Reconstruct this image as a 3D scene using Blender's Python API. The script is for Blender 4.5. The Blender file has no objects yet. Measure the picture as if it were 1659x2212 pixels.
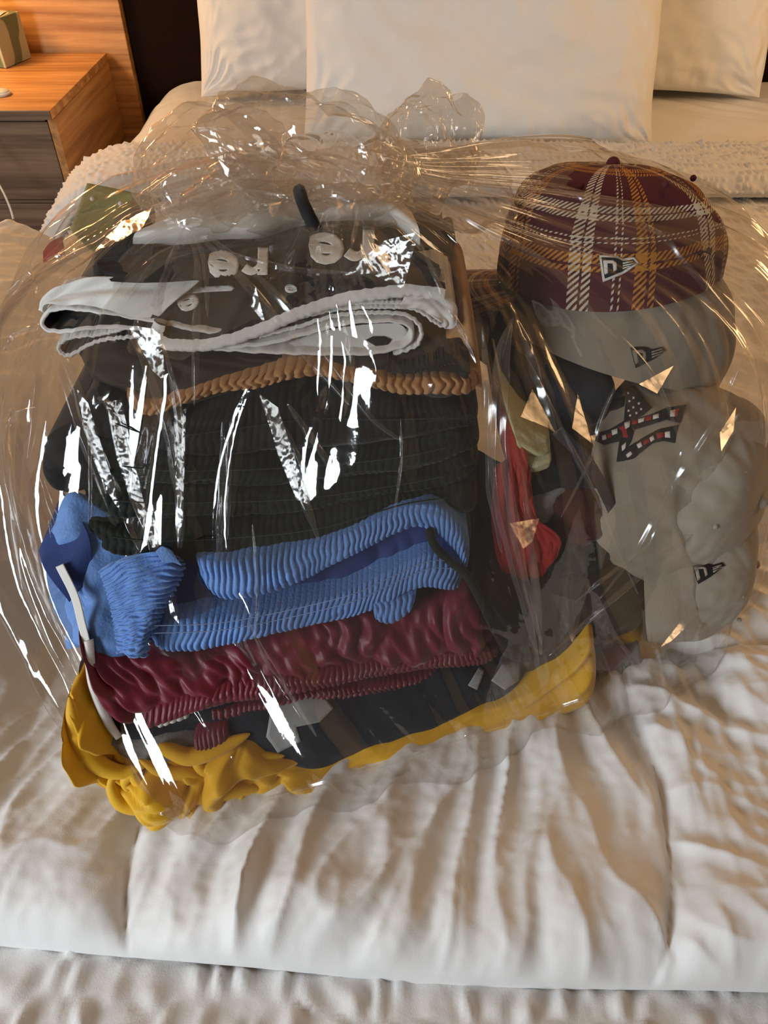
import bpy, bmesh, math, random
import numpy as np
from mathutils import Vector, Matrix
from mathutils.bvhtree import BVHTree

# ------------------------------------------------------------------ camera, world, lights, exposure
SC = bpy.context.scene
COL = SC.collection
F = 1660.0
PITCH = math.radians(44)
CAM = np.array([0.0, 0.0, 0.70])
cd = bpy.data.cameras.new('camera'); cam = bpy.data.objects.new('camera', cd); COL.objects.link(cam)
cam.location = CAM; cam.rotation_euler = (math.pi/2-PITCH, 0, 0)
cd.sensor_fit = 'HORIZONTAL'; cd.sensor_width = 36; cd.lens = 36*F/1659; cd.clip_start = .02
SC.camera = cam
w = bpy.data.worlds.new('world'); SC.world = w; w.use_nodes = True
w.node_tree.nodes['Background'].inputs[0].default_value = (1.0, .80, .62, 1)
w.node_tree.nodes['Background'].inputs[1].default_value = .07
SC.view_settings.view_transform = 'Standard'; SC.view_settings.look = 'None'
SC.view_settings.gamma = 1; SC.view_settings.exposure = 0.06; SC.view_settings.use_curve_mapping = False
SC.cycles.transparent_max_bounces = 24
SC.cycles.max_bounces = 10

def area(name, loc, target, sx, sy, power, color):
    l = bpy.data.lights.new(name, 'AREA'); l.shape = 'RECTANGLE'; l.size = sx; l.size_y = sy
    l.energy = power; l.color = color
    o = bpy.data.objects.new(name, l); COL.objects.link(o); o.location = loc
    o.rotation_euler = (Vector(target)-Vector(loc)).to_track_quat('-Z', 'Y').to_euler()
    return o
def bulb(name, loc, r, power, color):
    l = bpy.data.lights.new(name, 'POINT'); l.shadow_soft_size = r; l.energy = power; l.color = color
    o = bpy.data.objects.new(name, l); COL.objects.link(o); o.location = loc; return o
area('window_daylight', (-1.80, -1.15, .78), (.15, .75, .05), .95, 1.0, 52, (.86, .94, 1.0))
bulb('bedside_lamp_light', (-1.35, 2.30, .60), .14, 23, (1.0, .60, .26))
bulb('far_bedside_lamp_light', (1.75, 1.55, .62), .22, 21, (1.0, .62, .30))
bulb('ceiling_lamp_light', (.6, 1.3, 1.55), .15, 5.5, (1.0, .68, .38))

# ------------------------------------------------------------------ helpers
FWD = np.array([0, math.cos(PITCH), -math.sin(PITCH)]); UP = np.array([0, math.sin(PITCH), math.cos(PITCH)])
def ray(px, py):
    return FWD + np.array([1., 0, 0])*(px-829.5)/F + UP*(1106-py)/F
def PZ(px, py, z):
    d = ray(px, py); return CAM + d*((z-CAM[2])/d[2])
def PY(px, py, Y):
    d = ray(px, py); return CAM + d*(Y/d[1])
def PF(px, py, off=0.0):
    """point on the sloping front of the clothes pile"""
    d = ray(px, py); k = min(1, max(0, (py-800)/700.)); sx = .05+.26*k
    b = .52; a = .375+off
    return CAM + d*((a+CAM[2]*b)/(d[1]-sx*d[0]-b*d[2]))

def rs(seed): return np.random.RandomState(seed)
_perm = rs(7).permutation(512); _perm = np.concatenate([_perm, _perm, _perm])
_g = rs(8).randn(512, 2); _g /= np.linalg.norm(_g, axis=1)[:, None]
_val = rs(9).rand(512)*2-1
def perlin(x, y, seed=0):
    x = np.asarray(x, float)+seed*17.13; y = np.asarray(y, float)+seed*5.71
    xi = np.floor(x).astype(int); yi = np.floor(y).astype(int); xf = x-xi; yf = y-yi
    u = xf*xf*xf*(xf*(xf*6-15)+10); v = yf*yf*yf*(yf*(yf*6-15)+10)
    def gr(ix, iy, dx, dy):
        h = _perm[(_perm[ix & 511]+iy) & 511]; return _g[h, 0]*dx+_g[h, 1]*dy
    a = gr(xi, yi, xf, yf); b = gr(xi+1, yi, xf-1, yf); c = gr(xi, yi+1, xf, yf-1); d = gr(xi+1, yi+1, xf-1, yf-1)
    return (a+(b-a)*u+(c-a)*v+(a-b-c+d)*u*v)*1.5
def facet(x, y, seed=0):
    """piecewise linear noise on triangles: flat facets with sharp creases, as in crumpled film"""
    x = np.asarray(x, float)+seed*13.37; y = np.asarray(y, float)+seed*7.77
    s = (x+y)*.3660254; i = np.floor(x+s).astype(int); j = np.floor(y+s).astype(int)
    a = x+s-i; b = y+s-j
    def vv(ix, iy): return _val[_perm[(_perm[ix & 511]+iy) & 511]]
    v00 = vv(i, j); v11 = vv(i+1, j+1); v10 = vv(i+1, j); v01 = vv(i, j+1)
    return np.where(a > b, v00+(v10-v00)*a+(v11-v10)*b, v00+(v01-v00)*b+(v11-v01)*a)
def fbm(x, y, o=3, seed=0):
    r = 0; a = 1.
    for k in range(o): r = r+a*perlin(x*2**k, y*2**k, seed+k); a *= .5
    return r
def sstep(a, b, x):
    t = np.clip((np.asarray(x, float)-a)/(b-a), 0, 1); return t*t*(3-2*t)

def tag(o, label=None, cat=None, group=None, kind=None):
    if label: o['label'] = label
    if cat: o['category'] = cat
    if group: o['group'] = group
    if kind: o['kind'] = kind
    return o
def empty(name, loc, label, cat, group=None):
    o = bpy.data.objects.new(name, None); COL.objects.link(o); o.location = loc; o.empty_display_size = .02
    return tag(o, label, cat, group)
def link(name, me, mat=None, parent=None, smooth=True):
    o = bpy.data.objects.new(name, me); COL.objects.link(o)
    for m in (mat if isinstance(mat, (list, tuple)) else [mat]):
        if m: me.materials.append(m)
    if smooth: me.polygons.foreach_set('use_smooth', [True]*len(me.polygons))
    if parent:
        o.parent = parent; off = Vector(parent.location)
        p = parent.parent
        while p: off += Vector(p.location); p = p.parent
        o.location = -off
    return o
def grid(name, P, mat, parent=None, closeu=False, closev=False, smooth=True, UV=None, flip=False):
    nu, nv = P.shape[:2]
    i = np.arange(nu if closeu else nu-1); j = np.arange(nv if closev else nv-1)
    I, J = np.meshgrid(i, j, indexing='ij'); I2 = (I+1) % nu; J2 = (J+1) % nv
    q = np.stack([I*nv+J, I2*nv+J, I2*nv+J2, I*nv+J2], -1).reshape(-1, 4)
    if flip: q = q[:, ::-1]
    me = bpy.data.meshes.new(name); n = len(q)
    me.vertices.add(nu*nv); me.vertices.foreach_set('co', P.reshape(-1).astype(np.float32))
    me.loops.add(n*4); me.loops.foreach_set('vertex_index', q.reshape(-1).astype(np.int32))
    me.polygons.add(n); me.polygons.foreach_set('loop_start', np.arange(0, n*4, 4, dtype=np.int32))
    me.polygons.foreach_set('loop_total', np.full(n, 4, dtype=np.int32))
    me.update(calc_edges=True)
    l = me.uv_layers.new(name='UVMap')
    if UV is None:
        U, V = np.meshgrid(np.linspace(0, 1, nu), np.linspace(0, 1, nv), indexing='ij'); UV = np.stack([U, V], -1)
    l.data.foreach_set('uv', UV.reshape(-1, 2)[q.reshape(-1)].reshape(-1).astype(np.float32))
    me.validate()
    return link(name, me, mat, parent, smooth)
def gnormals(P):
    du = np.gradient(P, axis=0); dv = np.gradient(P, axis=1)
    n = np.cross(du, dv); l = np.linalg.norm(n, axis=2, keepdims=True); l[l < 1e-12] = 1
    return n/l
def catmull(pts, n):
    """smooth resample of a polyline, n points evenly spaced along it"""
    p = np.array(pts, float)
    if len(p) < 3:
        t = np.linspace(0, 1, n)[:, None]; return p[0]*(1-t)+p[-1]*t
    q = np.vstack([2*p[0]-p[1], p, 2*p[-1]-p[-2]]); out = []
    for i in range(1, len(q)-2):
        t = np.linspace(0, 1, 24, endpoint=False)[:, None]; a, b, c, d = q[i-1], q[i], q[i+1], q[i+2]
        out.append(.5*((2*b)+(-a+c)*t+(2*a-5*b+4*c-d)*t*t+(-a+3*b-3*c+d)*t**3))
    o = np.vstack(out+[p[-1:]]); s = np.r_[0, np.cumsum(np.linalg.norm(np.diff(o, axis=0), axis=1))]
    tt = np.linspace(0, s[-1], n)
    return np.stack([np.interp(tt, s, o[:, k]) for k in range(o.shape[1])], 1)
def box(name, x0, x1, y0, y1, z0, z1, mat, parent=None, bev=.003, rot=0):
    bm = bmesh.new(); bmesh.ops.create_cube(bm, size=1)
    for v in bm.verts: v.co = Vector(((v.co.x)*(x1-x0), v.co.y*(y1-y0), v.co.z*(z1-z0)))
    if bev: bmesh.ops.bevel(bm, geom=list(bm.edges), offset=bev, segments=2, affect='EDGES', profile=.5)
    bmesh.ops.rotate(bm, verts=bm.verts, cent=(0, 0, 0), matrix=Matrix.Rotation(rot, 3, 'Z'))
    bmesh.ops.translate(bm, verts=bm.verts, vec=((x0+x1)/2, (y0+y1)/2, (z0+z1)/2))
    me = bpy.data.meshes.new(name); bm.to_mesh(me); bm.free()
    return link(name, me, mat, parent, smooth=False)
def tube(name, pts, r, mat, parent=None, n=60, seg=8, taper=False):
    c = catmull(pts, n); d = np.gradient(c, axis=0); d /= np.linalg.norm(d, axis=1)[:, None]
    a = np.cross(d, [0, .3, 1]); a /= np.linalg.norm(a, axis=1)[:, None]; b = np.cross(d, a)
    th = np.linspace(0, 2*math.pi, seg, endpoint=False)
    rr = np.full(n, r, float)
    if taper: rr = r*np.clip(np.sin(np.linspace(0, math.pi, n)), .02, 1)**.55
    rr[0] = rr[-1] = r*.1
    P = c[:, None]+rr[:, None, None]*(a[:, None]*np.cos(th)[None, :, None]+b[:, None]*np.sin(th)[None, :, None])
    return grid(name, P, mat, parent, closev=True)

# ------------------------------------------------------------------ materials
def nt(name):
    m = bpy.data.materials.new(name); m.use_nodes = True; return m, m.node_tree, m.node_tree.nodes['Principled BSDF']
def N(t, typ, **k):
    n = t.nodes.new(typ)
    for a, b in k.items():
        if a.startswith('i_'): n.inputs[int(a[2:])].default_value = b
        else: setattr(n, a, b)
    return n
def fabric(name, col, rough=.85, sheen=.2, var=.12, weave=900, bump=.25, fold=0, foldscale=60, spec=.3):
    m, t, b = nt(name); L = t.links.new
    tc = N(t, 'ShaderNodeTexCoord')
    n1 = N(t, 'ShaderNodeTexNoise'); n1.inputs['Scale'].default_value = 14; n1.inputs['Detail'].default_value = 5
    L(tc.outputs['Object'], n1.inputs['Vector'])
    mx = N(t, 'ShaderNodeMix', data_type='RGBA')
    mx.inputs[6].default_value = (*[c*(1-var) for c in col], 1); mx.inputs[7].default_value = (*[min(1, c*(1+var)) for c in col], 1)
    L(n1.outputs['Fac'], mx.inputs[0]); L(mx.outputs[2], b.inputs['Base Color'])
    n2 = N(t, 'ShaderNodeTexNoise'); n2.inputs['Scale'].default_value = weave; n2.inputs['Detail'].default_value = 2
    L(tc.outputs['Object'], n2.inputs['Vector'])
    bp = N(t, 'ShaderNodeBump'); bp.inputs['Strength'].default_value = bump; bp.inputs['Distance'].default_value = .0006
    L(n2.outputs['Fac'], bp.inputs['Height'])
    last = bp
    if fold:
        n3 = N(t, 'ShaderNodeTexNoise'); n3.inputs['Scale'].default_value = foldscale; n3.inputs['Detail'].default_value = 3
        L(tc.outputs['Object'], n3.inputs['Vector'])
        b2 = N(t, 'ShaderNodeBump'); b2.inputs['Strength'].default_value = fold; b2.inputs['Distance'].default_value = .004
        L(n3.outputs['Fac'], b2.inputs['Height']); L(bp.outputs[0], b2.inputs['Normal']); last = b2
    L(last.outputs[0], b.inputs['Normal'])
    b.inputs['Roughness'].default_value = rough; b.inputs['Sheen Weight'].default_value = sheen
    b.inputs['Sheen Roughness'].default_value = .4; b.inputs['Specular IOR Level'].default_value = spec
    return m
def wood(name, c1, c2, axis='X', scale=1.0, rough=.45):
    m, t, b = nt(name); L = t.links.new
    tc = N(t, 'ShaderNodeTexCoord'); mp = N(t, 'ShaderNodeMapping')
    mp.inputs['Scale'].default_value = {'X': (1.2, 26, 26), 'Y': (26, 1.2, 26)}[axis]
    L(tc.outputs['Object'], mp.inputs[0])
    n1 = N(t, 'ShaderNodeTexNoise'); n1.inputs['Scale'].default_value = 1.6*scale; n1.inputs['Detail'].default_value = 7; n1.inputs['Roughness'].default_value = .62
    L(mp.outputs[0], n1.inputs['Vector'])
    cr = N(t, 'ShaderNodeValToRGB'); cr.color_ramp.elements[0].position = .36; cr.color_ramp.elements[1].position = .66
    cr.color_ramp.elements[0].color = (*c1, 1); cr.color_ramp.elements[1].color = (*c2, 1)
    L(n1.outputs['Fac'], cr.inputs[0]); L(cr.outputs[0], b.inputs['Base Color'])
    bp = N(t, 'ShaderNodeBump'); bp.inputs['Strength'].default_value = .15; bp.inputs['Distance'].default_value = .001
    L(n1.outputs['Fac'], bp.inputs['Height']); L(bp.outputs[0], b.inputs['Normal'])
    b.inputs['Roughness'].default_value = rough
    return m
def plain(name, col, rough=.5, metal=0, spec=.5):
    m, t, b = nt(name); b.inputs['Roughness'].default_value = rough; b.inputs['Metallic'].default_value = metal
    n = N(t, 'ShaderNodeTexNoise'); n.inputs['Scale'].default_value = 40
    mx = N(t, 'ShaderNodeMix', data_type='RGBA'); mx.inputs[6].default_value = (*[c*.93 for c in col], 1); mx.inputs[7].default_value = (*[min(1, c*1.05) for c in col], 1)
    t.links.new(n.outputs['Fac'], mx.inputs[0]); t.links.new(mx.outputs[2], b.inputs['Base Color'])
    b.inputs['Specular IOR Level'].default_value = spec
    return m
def film(name, haze=.020, rough=.06, tint=(.925, .91, .89), k=1.5):
    m, t, b = nt(name); L = t.links.new; t.nodes.remove(b)
    out = t.nodes['Material Output']
    tr = N(t, 'ShaderNodeBsdfTransparent'); tr.inputs[0].default_value = (*tint, 1)
    gl = N(t, 'ShaderNodeBsdfGlossy'); gl.inputs['Roughness'].default_value = rough; gl.inputs[0].default_value = (1, 1, 1, 1)
    tc = N(t, 'ShaderNodeTexCoord')
    n1 = N(t, 'ShaderNodeTexNoise'); n1.inputs['Scale'].default_value = 55; n1.inputs['Detail'].default_value = 3
    L(tc.outputs['Object'], n1.inputs['Vector'])
    bp = N(t, 'ShaderNodeBump'); bp.inputs['Strength'].default_value = .10; bp.inputs['Distance'].default_value = .003
    L(n1.outputs['Fac'], bp.inputs['Height']); L(bp.outputs[0], gl.inputs['Normal'])
    fr = N(t, 'ShaderNodeFresnel'); fr.inputs[0].default_value = 1.5; L(bp.outputs[0], fr.inputs['Normal'])
    ge = N(t, 'ShaderNodeNewGeometry')
    # film has the same reflectance from either side: use |N.V| through Layer Weight facing
    lw = N(t, 'ShaderNodeLayerWeight'); lw.inputs[0].default_value = .5; L(bp.outputs[0], lw.inputs['Normal'])
    pw = N(t, 'ShaderNodeMath', operation='POWER'); pw.inputs[1].default_value = 4.0; L(lw.outputs['Facing'], pw.inputs[0])
    ml = N(t, 'ShaderNodeMath', operation='MULTIPLY_ADD'); ml.inputs[1].default_value = .75; ml.inputs[2].default_value = .062*k
    L(pw.outputs[0], ml.inputs[0])
    mx = N(t, 'ShaderNodeMixShader'); L(ml.outputs[0], mx.inputs[0]); L(tr.outputs[0], mx.inputs[1]); L(gl.outputs[0], mx.inputs[2])
    df = N(t, 'ShaderNodeBsdfDiffuse'); df.inputs[0].default_value = (.9, .88, .85, 1)
    tl = N(t, 'ShaderNodeBsdfTranslucent'); tl.inputs[0].default_value = (.9, .88, .85, 1)
    m2 = N(t, 'ShaderNodeMixShader'); m2.inputs[0].default_value = .5; L(df.outputs[0], m2.inputs[1]); L(tl.outputs[0], m2.inputs[2])
    m3 = N(t, 'ShaderNodeMixShader'); m3.inputs[0].default_value = haze; L(mx.outputs[0], m3.inputs[1]); L(m2.outputs[0], m3.inputs[2])
    L(m3.outputs[0], out.inputs[0])
    return m

M = {}
M['duvet'] = fabric('white comforter sateen', (.78, .77, .76), .55, .3, .02, 700, .2, .12, 22)
M['coverlet'] = fabric('white matelasse', (.74, .73, .72), .8, .3, .02, 900, .35, .25, 60)
M['sheet'] = fabric('white sheet', (.80, .78, .75), .75, .2, .02, 900, .2, .15, 12)
M['pillow'] = fabric('white pillowcase', (.80, .79, .76), .75, .2, .02, 900, .2, .2, 9)
M['oak'] = wood('orange oak', (.36, .15, .04), (.74, .38, .13), 'X')
M['oakside'] = wood('orange oak side', (.33, .14, .036), (.62, .31, .10), 'Y')
M['walnut'] = wood('grey walnut', (.10, .055, .03), (.26, .16, .095), 'X')
M['dark'] = fabric('dark brown upholstery', (.012, .005, .002), .9, .0, .15, 600, .3, spec=.1)
M['wall'] = fabric('warm wall paint', (.55, .44, .30), .9, 0, .04, 60, .1)
M['carpet'] = fabric('brown carpet', (.09, .06, .04), .95, .2, .3, 300, .8)
M['plastic_white'] = plain('white plastic', (.75, .74, .7), .35)
M['black'] = fabric('black jersey', (.012, .011, .011), .8, .15, .2, 900, .3)
M['blackband'] = fabric('black elastic', (.022, .019, .017), .8, .15, .15, 700, .5)
M['brown'] = fabric('dark brown jersey', (.045, .030, .020), .85, .2, .2, 800, .4)
M['olive'] = fabric('black green knit', (.009, .012, .008), .85, .15, .25, 600, .5)
M['navy'] = fabric('navy cotton', (.008, .012, .022), .85, .12, .2, 700, .3)
M['white'] = fabric('white cotton', (.70, .68, .65), .85, .2, .04, 800, .3)
M['grey'] = fabric('heather grey', (.22, .21, .21), .9, .3, .35, 350, .9)
M['blue'] = fabric('cornflower blue mesh', (.125, .25, .56), .6, .25, .12, 420, .9)
M['royal'] = fabric('royal blue lining', (.022, .045, .17), .7, .2, .12, 700, .4)
M['maroon'] = fabric('maroon satin', (.150, .007, .020), .50, .3, .15, 800, .15, spec=.5)
M['yellow'] = fabric('golden yellow jersey', (.72, .40, .018), .6, .25, .06, 900, .25)
M['tan'] = fabric('tan jersey', (.42, .22, .09), .85, .2, .1, 700, .5)
M['blue_thread'] = fabric('pale blue thread', (.20, .27, .45), .8, .1, .3, 900, .3)
M['darkred'] = fabric('dark red jersey', (.055, .007, .007), .8, .1, .5, 40, .3)
M['red'] = fabric('red jersey', (.30, .012, .010), .7, .2, .1, 800, .3)
M['cream'] = fabric('pale yellow terry', (.48, .45, .25), .9, .3, .1, 300, .9)
M['capgrey'] = fabric('stone grey twill', (.30, .255, .20), .85, .2, .05, 900, .3)
M['capdark'] = fabric('navy twill', (.018, .022, .035), .85, .2, .15, 800, .4)
M['thread_black'] = fabric('black thread', (.014, .012, .014), .7, .1, .1, 1500, .5)
M['thread_white'] = fabric('white thread', (.74, .71, .66), .7, .1, .04, 1500, .5)
M['thread_red'] = fabric('red thread', (.32, .02, .025), .7, .1, .05, 1500, .5)
M['print'] = fabric('grey screen print', (.30, .31, .32), .55, 0, .35, 200, .5)
M['tagcard'] = plain('olive green card', (.30, .29, .10), .35)
M['film'] = film('clear plastic film')
M['filmcrease'] = film('clear plastic film creased', haze=.03, rough=.17, tint=(.95, .94, .93), k=1.15)
M['filmknot'] = film('clear plastic film gathered', haze=.06, rough=.08, tint=(.915, .895, .865), k=1.6)

# plaid for the cap crown
def plaid():
    m, t, b = nt('maroon plaid'); L = t.links.new
    uv = N(t, 'ShaderNodeUVMap'); sp = N(t, 'ShaderNodeSeparateXYZ'); L(uv.outputs[0], sp.inputs[0])
    def stripes(out, k, ph, stops):
        a = N(t, 'ShaderNodeMath', operation='MULTIPLY_ADD'); a.inputs[1].default_value = k; a.inputs[2].default_value = ph; L(out, a.inputs[0])
        f = N(t, 'ShaderNodeMath', operation='FRACT'); L(a.outputs[0], f.inputs[0])
        r = N(t, 'ShaderNodeValToRGB'); r.color_ramp.interpolation = 'CONSTANT'
        r.color_ramp.elements.remove(r.color_ramp.elements[1])
        for i, (p, c) in enumerate(stops):
            e = r.color_ramp.elements[0] if i == 0 else r.color_ramp.elements.new(p)
            e.position = p; e.color = (*c, 1)
        L(f.outputs[0], r.inputs[0]); return r.outputs[0]
    mr = (.075, .006, .012); og = (.50, .20, .025); wh = (.62, .55, .42)
    st = [(0, mr), (.30, og), (.34, mr), (.36, og), (.44, mr), (.52, wh), (.535, mr), (.56, wh), (.575, mr), (.72, wh), (.78, mr), (.795, wh), (.87, mr)]
    su = stripes(sp.outputs[0], 5.0, .18, st); sv = stripes(sp.outputs[1], 1.55, .05, st)
    ad = N(t, 'ShaderNodeMath', operation='MULTIPLY_ADD'); ad.inputs[1].default_value = 3.2; L(sp.outputs[0], ad.inputs[0]); L(sp.outputs[1], ad.inputs[2])
    m2 = N(t, 'ShaderNodeMath', operation='MULTIPLY'); m2.inputs[1].default_value = 34; L(ad.outputs[0], m2.inputs[0])
    f = N(t, 'ShaderNodeMath', operation='FRACT'); L(m2.outputs[0], f.inputs[0])
    g = N(t, 'ShaderNodeMath', operation='GREATER_THAN'); g.inputs[1].default_value = .5; L(f.outputs[0], g.inputs[0])
    mx = N(t, 'ShaderNodeMix', data_type='RGBA'); L(g.outputs[0], mx.inputs[0]); L(su, mx.inputs[6]); L(sv, mx.inputs[7])
    L(mx.outputs[2], b.inputs['Base Color']); b.inputs['Roughness'].default_value = .85
    return m
M['plaid'] = plaid()
def leafprint():
    m, t, b = nt('green leaf print card'); L = t.links.new
    tc = N(t, 'ShaderNodeTexCoord'); wv = N(t, 'ShaderNodeTexWave'); wv.inputs['Scale'].default_value = 9; wv.inputs['Distortion'].default_value = 9
    wv.inputs['Detail'].default_value = 1; L(tc.outputs['Object'], wv.inputs['Vector'])
    r = N(t, 'ShaderNodeValToRGB'); r.color_ramp.elements[0].position = .35; r.color_ramp.elements[1].position = .6
    r.color_ramp.elements[0].color = (.16, .20, .10, 1); r.color_ramp.elements[1].color = (.50, .50, .33, 1)
    L(wv.outputs['Fac'], r.inputs[0]); L(r.outputs[0], b.inputs['Base Color']); b.inputs['Roughness'].default_value = .45
    return m
M['leaf'] = leafprint()

# ------------------------------------------------------------------ the room
ZF = -.62
tag(box('floor', -2.6, 2.8, -2.2, 2.8, ZF-.05, ZF, M['carpet'], bev=0), kind='structure')
tag(box('wall_back', -2.6, 2.8, 2.74, 2.84, ZF, 1.9, M['wall'], bev=0), kind='structure')
tag(box('wall_right', 2.3, 2.4, -2.2, 2.74, ZF, 1.9, M['wall'], bev=0), kind='structure')
tag(box('wall_left', -2.5, -2.4, -.3, 2.74, ZF, 1.9, M['wall'], bev=0), kind='structure')
tag(box('ceiling', -2.5, 2.4, -.3, 2.84, 1.9, 1.95, M['wall'], bev=0), kind='structure')
hb = empty('headboard', (.2, 2.72, ZF), 'dark brown padded headboard behind the white pillows', 'headboard')
box('padded_panel', -.775, 1.6, 2.69, 2.735, ZF+.1, .75, M['dark'], hb, .006)
nb = tag(box('wood_panel', -1.9, -.780, 2.665, 2.735, ZF, .95, M['oak'], None, .002), 'orange oak wall panel behind the nightstand', 'panel')

# nightstand
ns = empty('nightstand', (-1.15, 2.38, ZF), 'orange oak nightstand with greyer wood drawers left of the bed', 'nightstand')
NX0, NX1, NY0, NY1, NZ = -1.45, -.845, 2.107, 2.655, .08
box('top', NX0, NX1, NY0, NY1, NZ-.022, NZ, M['oak'], ns, .0015)
box('front_edging', NX0, NX1-.002, NY0-.004, NY0-.0005, NZ-.022, NZ-.001, M['walnut'], ns, .0008)
box('side_panel', NX1-.020, NX1, NY0+.012, NY1, ZF+.02, NZ-.0225, M['oakside'], ns, .001)
box('side_panel', NX0, NX0+.02, NY0+.012, NY1, ZF+.02, NZ-.0225, M['oakside'], ns, .001)
box('back_panel', NX0+.021, NX1-.021, NY1-.015, NY1-.002, ZF+.03, NZ-.023, M['oakside'], ns, 0)
for z1 in (NZ-.034, NZ-.245):
    d = box('drawer', NX0+.022, NX1-.024, NY0+.018, NY0+.038, z1-.20, z1, M['walnut'], ns, .0015)
    box('finger_rail', NX0+.03, NX1-.03, NY0+.022, NY0+.036, z1+.0005, z1+.008, M['walnut'], d, .001)
tb = empty('tissue_box', (-1.13, 2.555, NZ), 'green leaf patterned tissue box on the nightstand', 'tissue box')
box('carton', -1.185, -1.068, 2.495, 2.615, NZ+.001, NZ+.120, M['leaf'], tb, .002, math.radians(-17))
u = np.linspace(-1, 1, 24); U, V = np.meshgrid(u, u, indexing='ij')
zt = NZ+.122+.055*np.exp(-((U*1.6)**2+(V*1.2)**2)*1.6)+.010*perlin(U*2.4, V*2.4, 3)*(1-U**2)*(1-V**2)
grid('tissue', np.stack([-1.127+U*.045, 2.555+V*.03, np.maximum(zt, NZ+.121)], -1), M['white'], tb)
c = PZ(2, 205, NZ)
bm = bmesh.new(); bmesh.ops.create_cone(bm, cap_ends=True, segments=40, radius1=.028, radius2=.026, depth=.010)
bmesh.ops.bevel(bm, geom=[e for e in bm.edges if len(e.link_faces) == 2 and e.calc_face_angle(0) > .8], offset=.003, segments=3, affect='EDGES')
bmesh.ops.translate(bm, verts=bm.verts, vec=(c[0], c[1], NZ+.0055)); me = bpy.data.meshes.new('charging_puck'); bm.to_mesh(me); bm.free()
tag(link('charging_puck', me, M['plastic_white']), 'small white round disc on the nightstand top', 'disc')
tag(tube('cable', [PY(-60, 300, 2.05), PY(-10, 385, 2.0), PY(14, 430, 1.97), PY(30, 480, 1.95), PY(38, 560, 1.93), PY(40, 640, 1.93)], .0028, M['plastic_white'], n=80),
    'thin white cable hanging in front of the nightstand', 'cable')

# ------------------------------------------------------------------ the bed
XL, RR = -.575, .20
def drape(S, off=0.0):
    """arclength across the bed -> x, z, with the near-left edge falling over the side"""
    S = np.asarray(S, float); d = XL-S
    a = np.clip(d/RR, 0, math.pi/2); down = np.clip(d-RR*math.pi/2, 0, None)
    x = np.where(d <= 0, S, XL-(RR+off)*np.sin(a)); z = np.where(d <= 0, off, -RR+(RR+off)*np.cos(a)-down)
    return x, z
bed = empty('bed', (.25, 1.2, ZF), 'white made up king bed that the bagged clothes stand on', 'bed')
bx = box('mattress', -.72, 1.18, -.25, 2.66, -.36, -.055, M['sheet'], bed, .045)
box('base', -.70, 1.16, -.22, 2.66, ZF, -.37, M['dark'], bed, .01)
s = np.linspace(-1.15, 1.35, 420); y = np.linspace(1.95, 2.675, 150); S, Y = np.meshgrid(s, y, indexing='ij')
x, z = drape(S)
wr = .004*fbm(S*4+Y*2, Y*5, 3, 21)
wr += .010*np.exp(-((S-.95)/.35)**2-((Y-2.45)/.12)**2)*np.abs(perlin(S*9+Y*14, Y*3-S*2, 5))
wr += .004*np.exp(-((S+.38)/.2)**2)*np.abs(perlin(S*24+Y*4, Y*2, 8))
sh = grid('fitted_sheet', np.stack([x-wr*(S < XL), Y, z-.004+wr], -1), M['sheet'], None)
tag(sh, 'smooth cream white sheet showing below the pillows', 'sheet')

def weave_h(S, Y, seed=0, cell=.019, rowc=.030):
    """seersucker blisters: elongated bumps in staggered rows"""
    u_ = S/cell+.55*perlin(S*18, Y*14, seed+2)*1.3; v_ = Y/rowc+.5*perlin(S*11, Y*9, seed+3)
    row = np.floor(v_); h = (.35+.65*np.sin(math.pi*(v_-row))**1.2)*(.5+.5*np.cos(2*math.pi*(u_+.5*(row % 2)+_val[(row.astype(int)) & 511]*.3)))**1.3
    return h*(.5+.95*perlin(S*31, Y*31, seed+5))
s = np.linspace(-1.05, 1.30, 560); y = np.linspace(-.20, 1.80, 520); S, Y = np.meshgrid(s, y, indexing='ij')
hz = np.where(Y < .6, weave_h(S, Y, 1, .027, .033)*.0100, weave_h(S+Y*.45, Y, 2, .016, .045)*.0085)
hz = hz+.004*fbm(S*3, Y*3, 2, 31)
x, z = drape(S, 0)
lo = np.where(Y < 1.0, -.034, -.012*(1-sstep(1.0, 1.3, Y))-.002)
cv = grid('coverlet', np.stack([x-hz*(S < XL), Y, z+hz+lo], -1), M['coverlet'], None)
tag(cv, 'white textured coverlet spread under the comforter', 'coverlet')
# folded-back band of the coverlet
s = np.linspace(-1.20, 1.40, 640); nv = 110; tt = np.linspace(0, 1, nv); S, T = np.meshgrid(s, tt, indexing='ij')
ys = np.interp(T, [0, .05, .20, .30, .85, .95, 1], [1.77, 1.727, 1.713, 1.738, 1.935, 1.962, 1.94])
zs = np.interp(T, [0, .05, .20, .30, .85, .95, 1], [.002, .008, .034, .058, .062, .040, .004])
k = np.ones(9)/9
ys = np.apply_along_axis(lambda r: np.convolve(np.pad(r, 4, mode='edge'), k, 'valid'), 1, ys)
zs = np.apply_along_axis(lambda r: np.convolve(np.pad(r, 4, mode='edge'), k, 'valid'), 1, zs)
arc = T*.52
hb2 = weave_h(S+arc*.15, arc, 4, .0155, .034)*.0085
ys = ys-hb2*np.interp(T, [0, .2, .35, 1], [1, 1, .2, 0])+.006*perlin(S*2.5, S*0, 12)
zs = zs+hb2*np.interp(T, [0, .2, .35, .9, 1], [0, .3, 1, 1, 0])+.006*perlin(S*3, T*2, 13)*(T > .15)
x = np.zeros_like(S); z = np.zeros_like(S)
d = XL-S; a = np.clip(d/RR, 0, math.pi/2); down = np.clip(d-RR*math.pi/2, 0, None)
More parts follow.
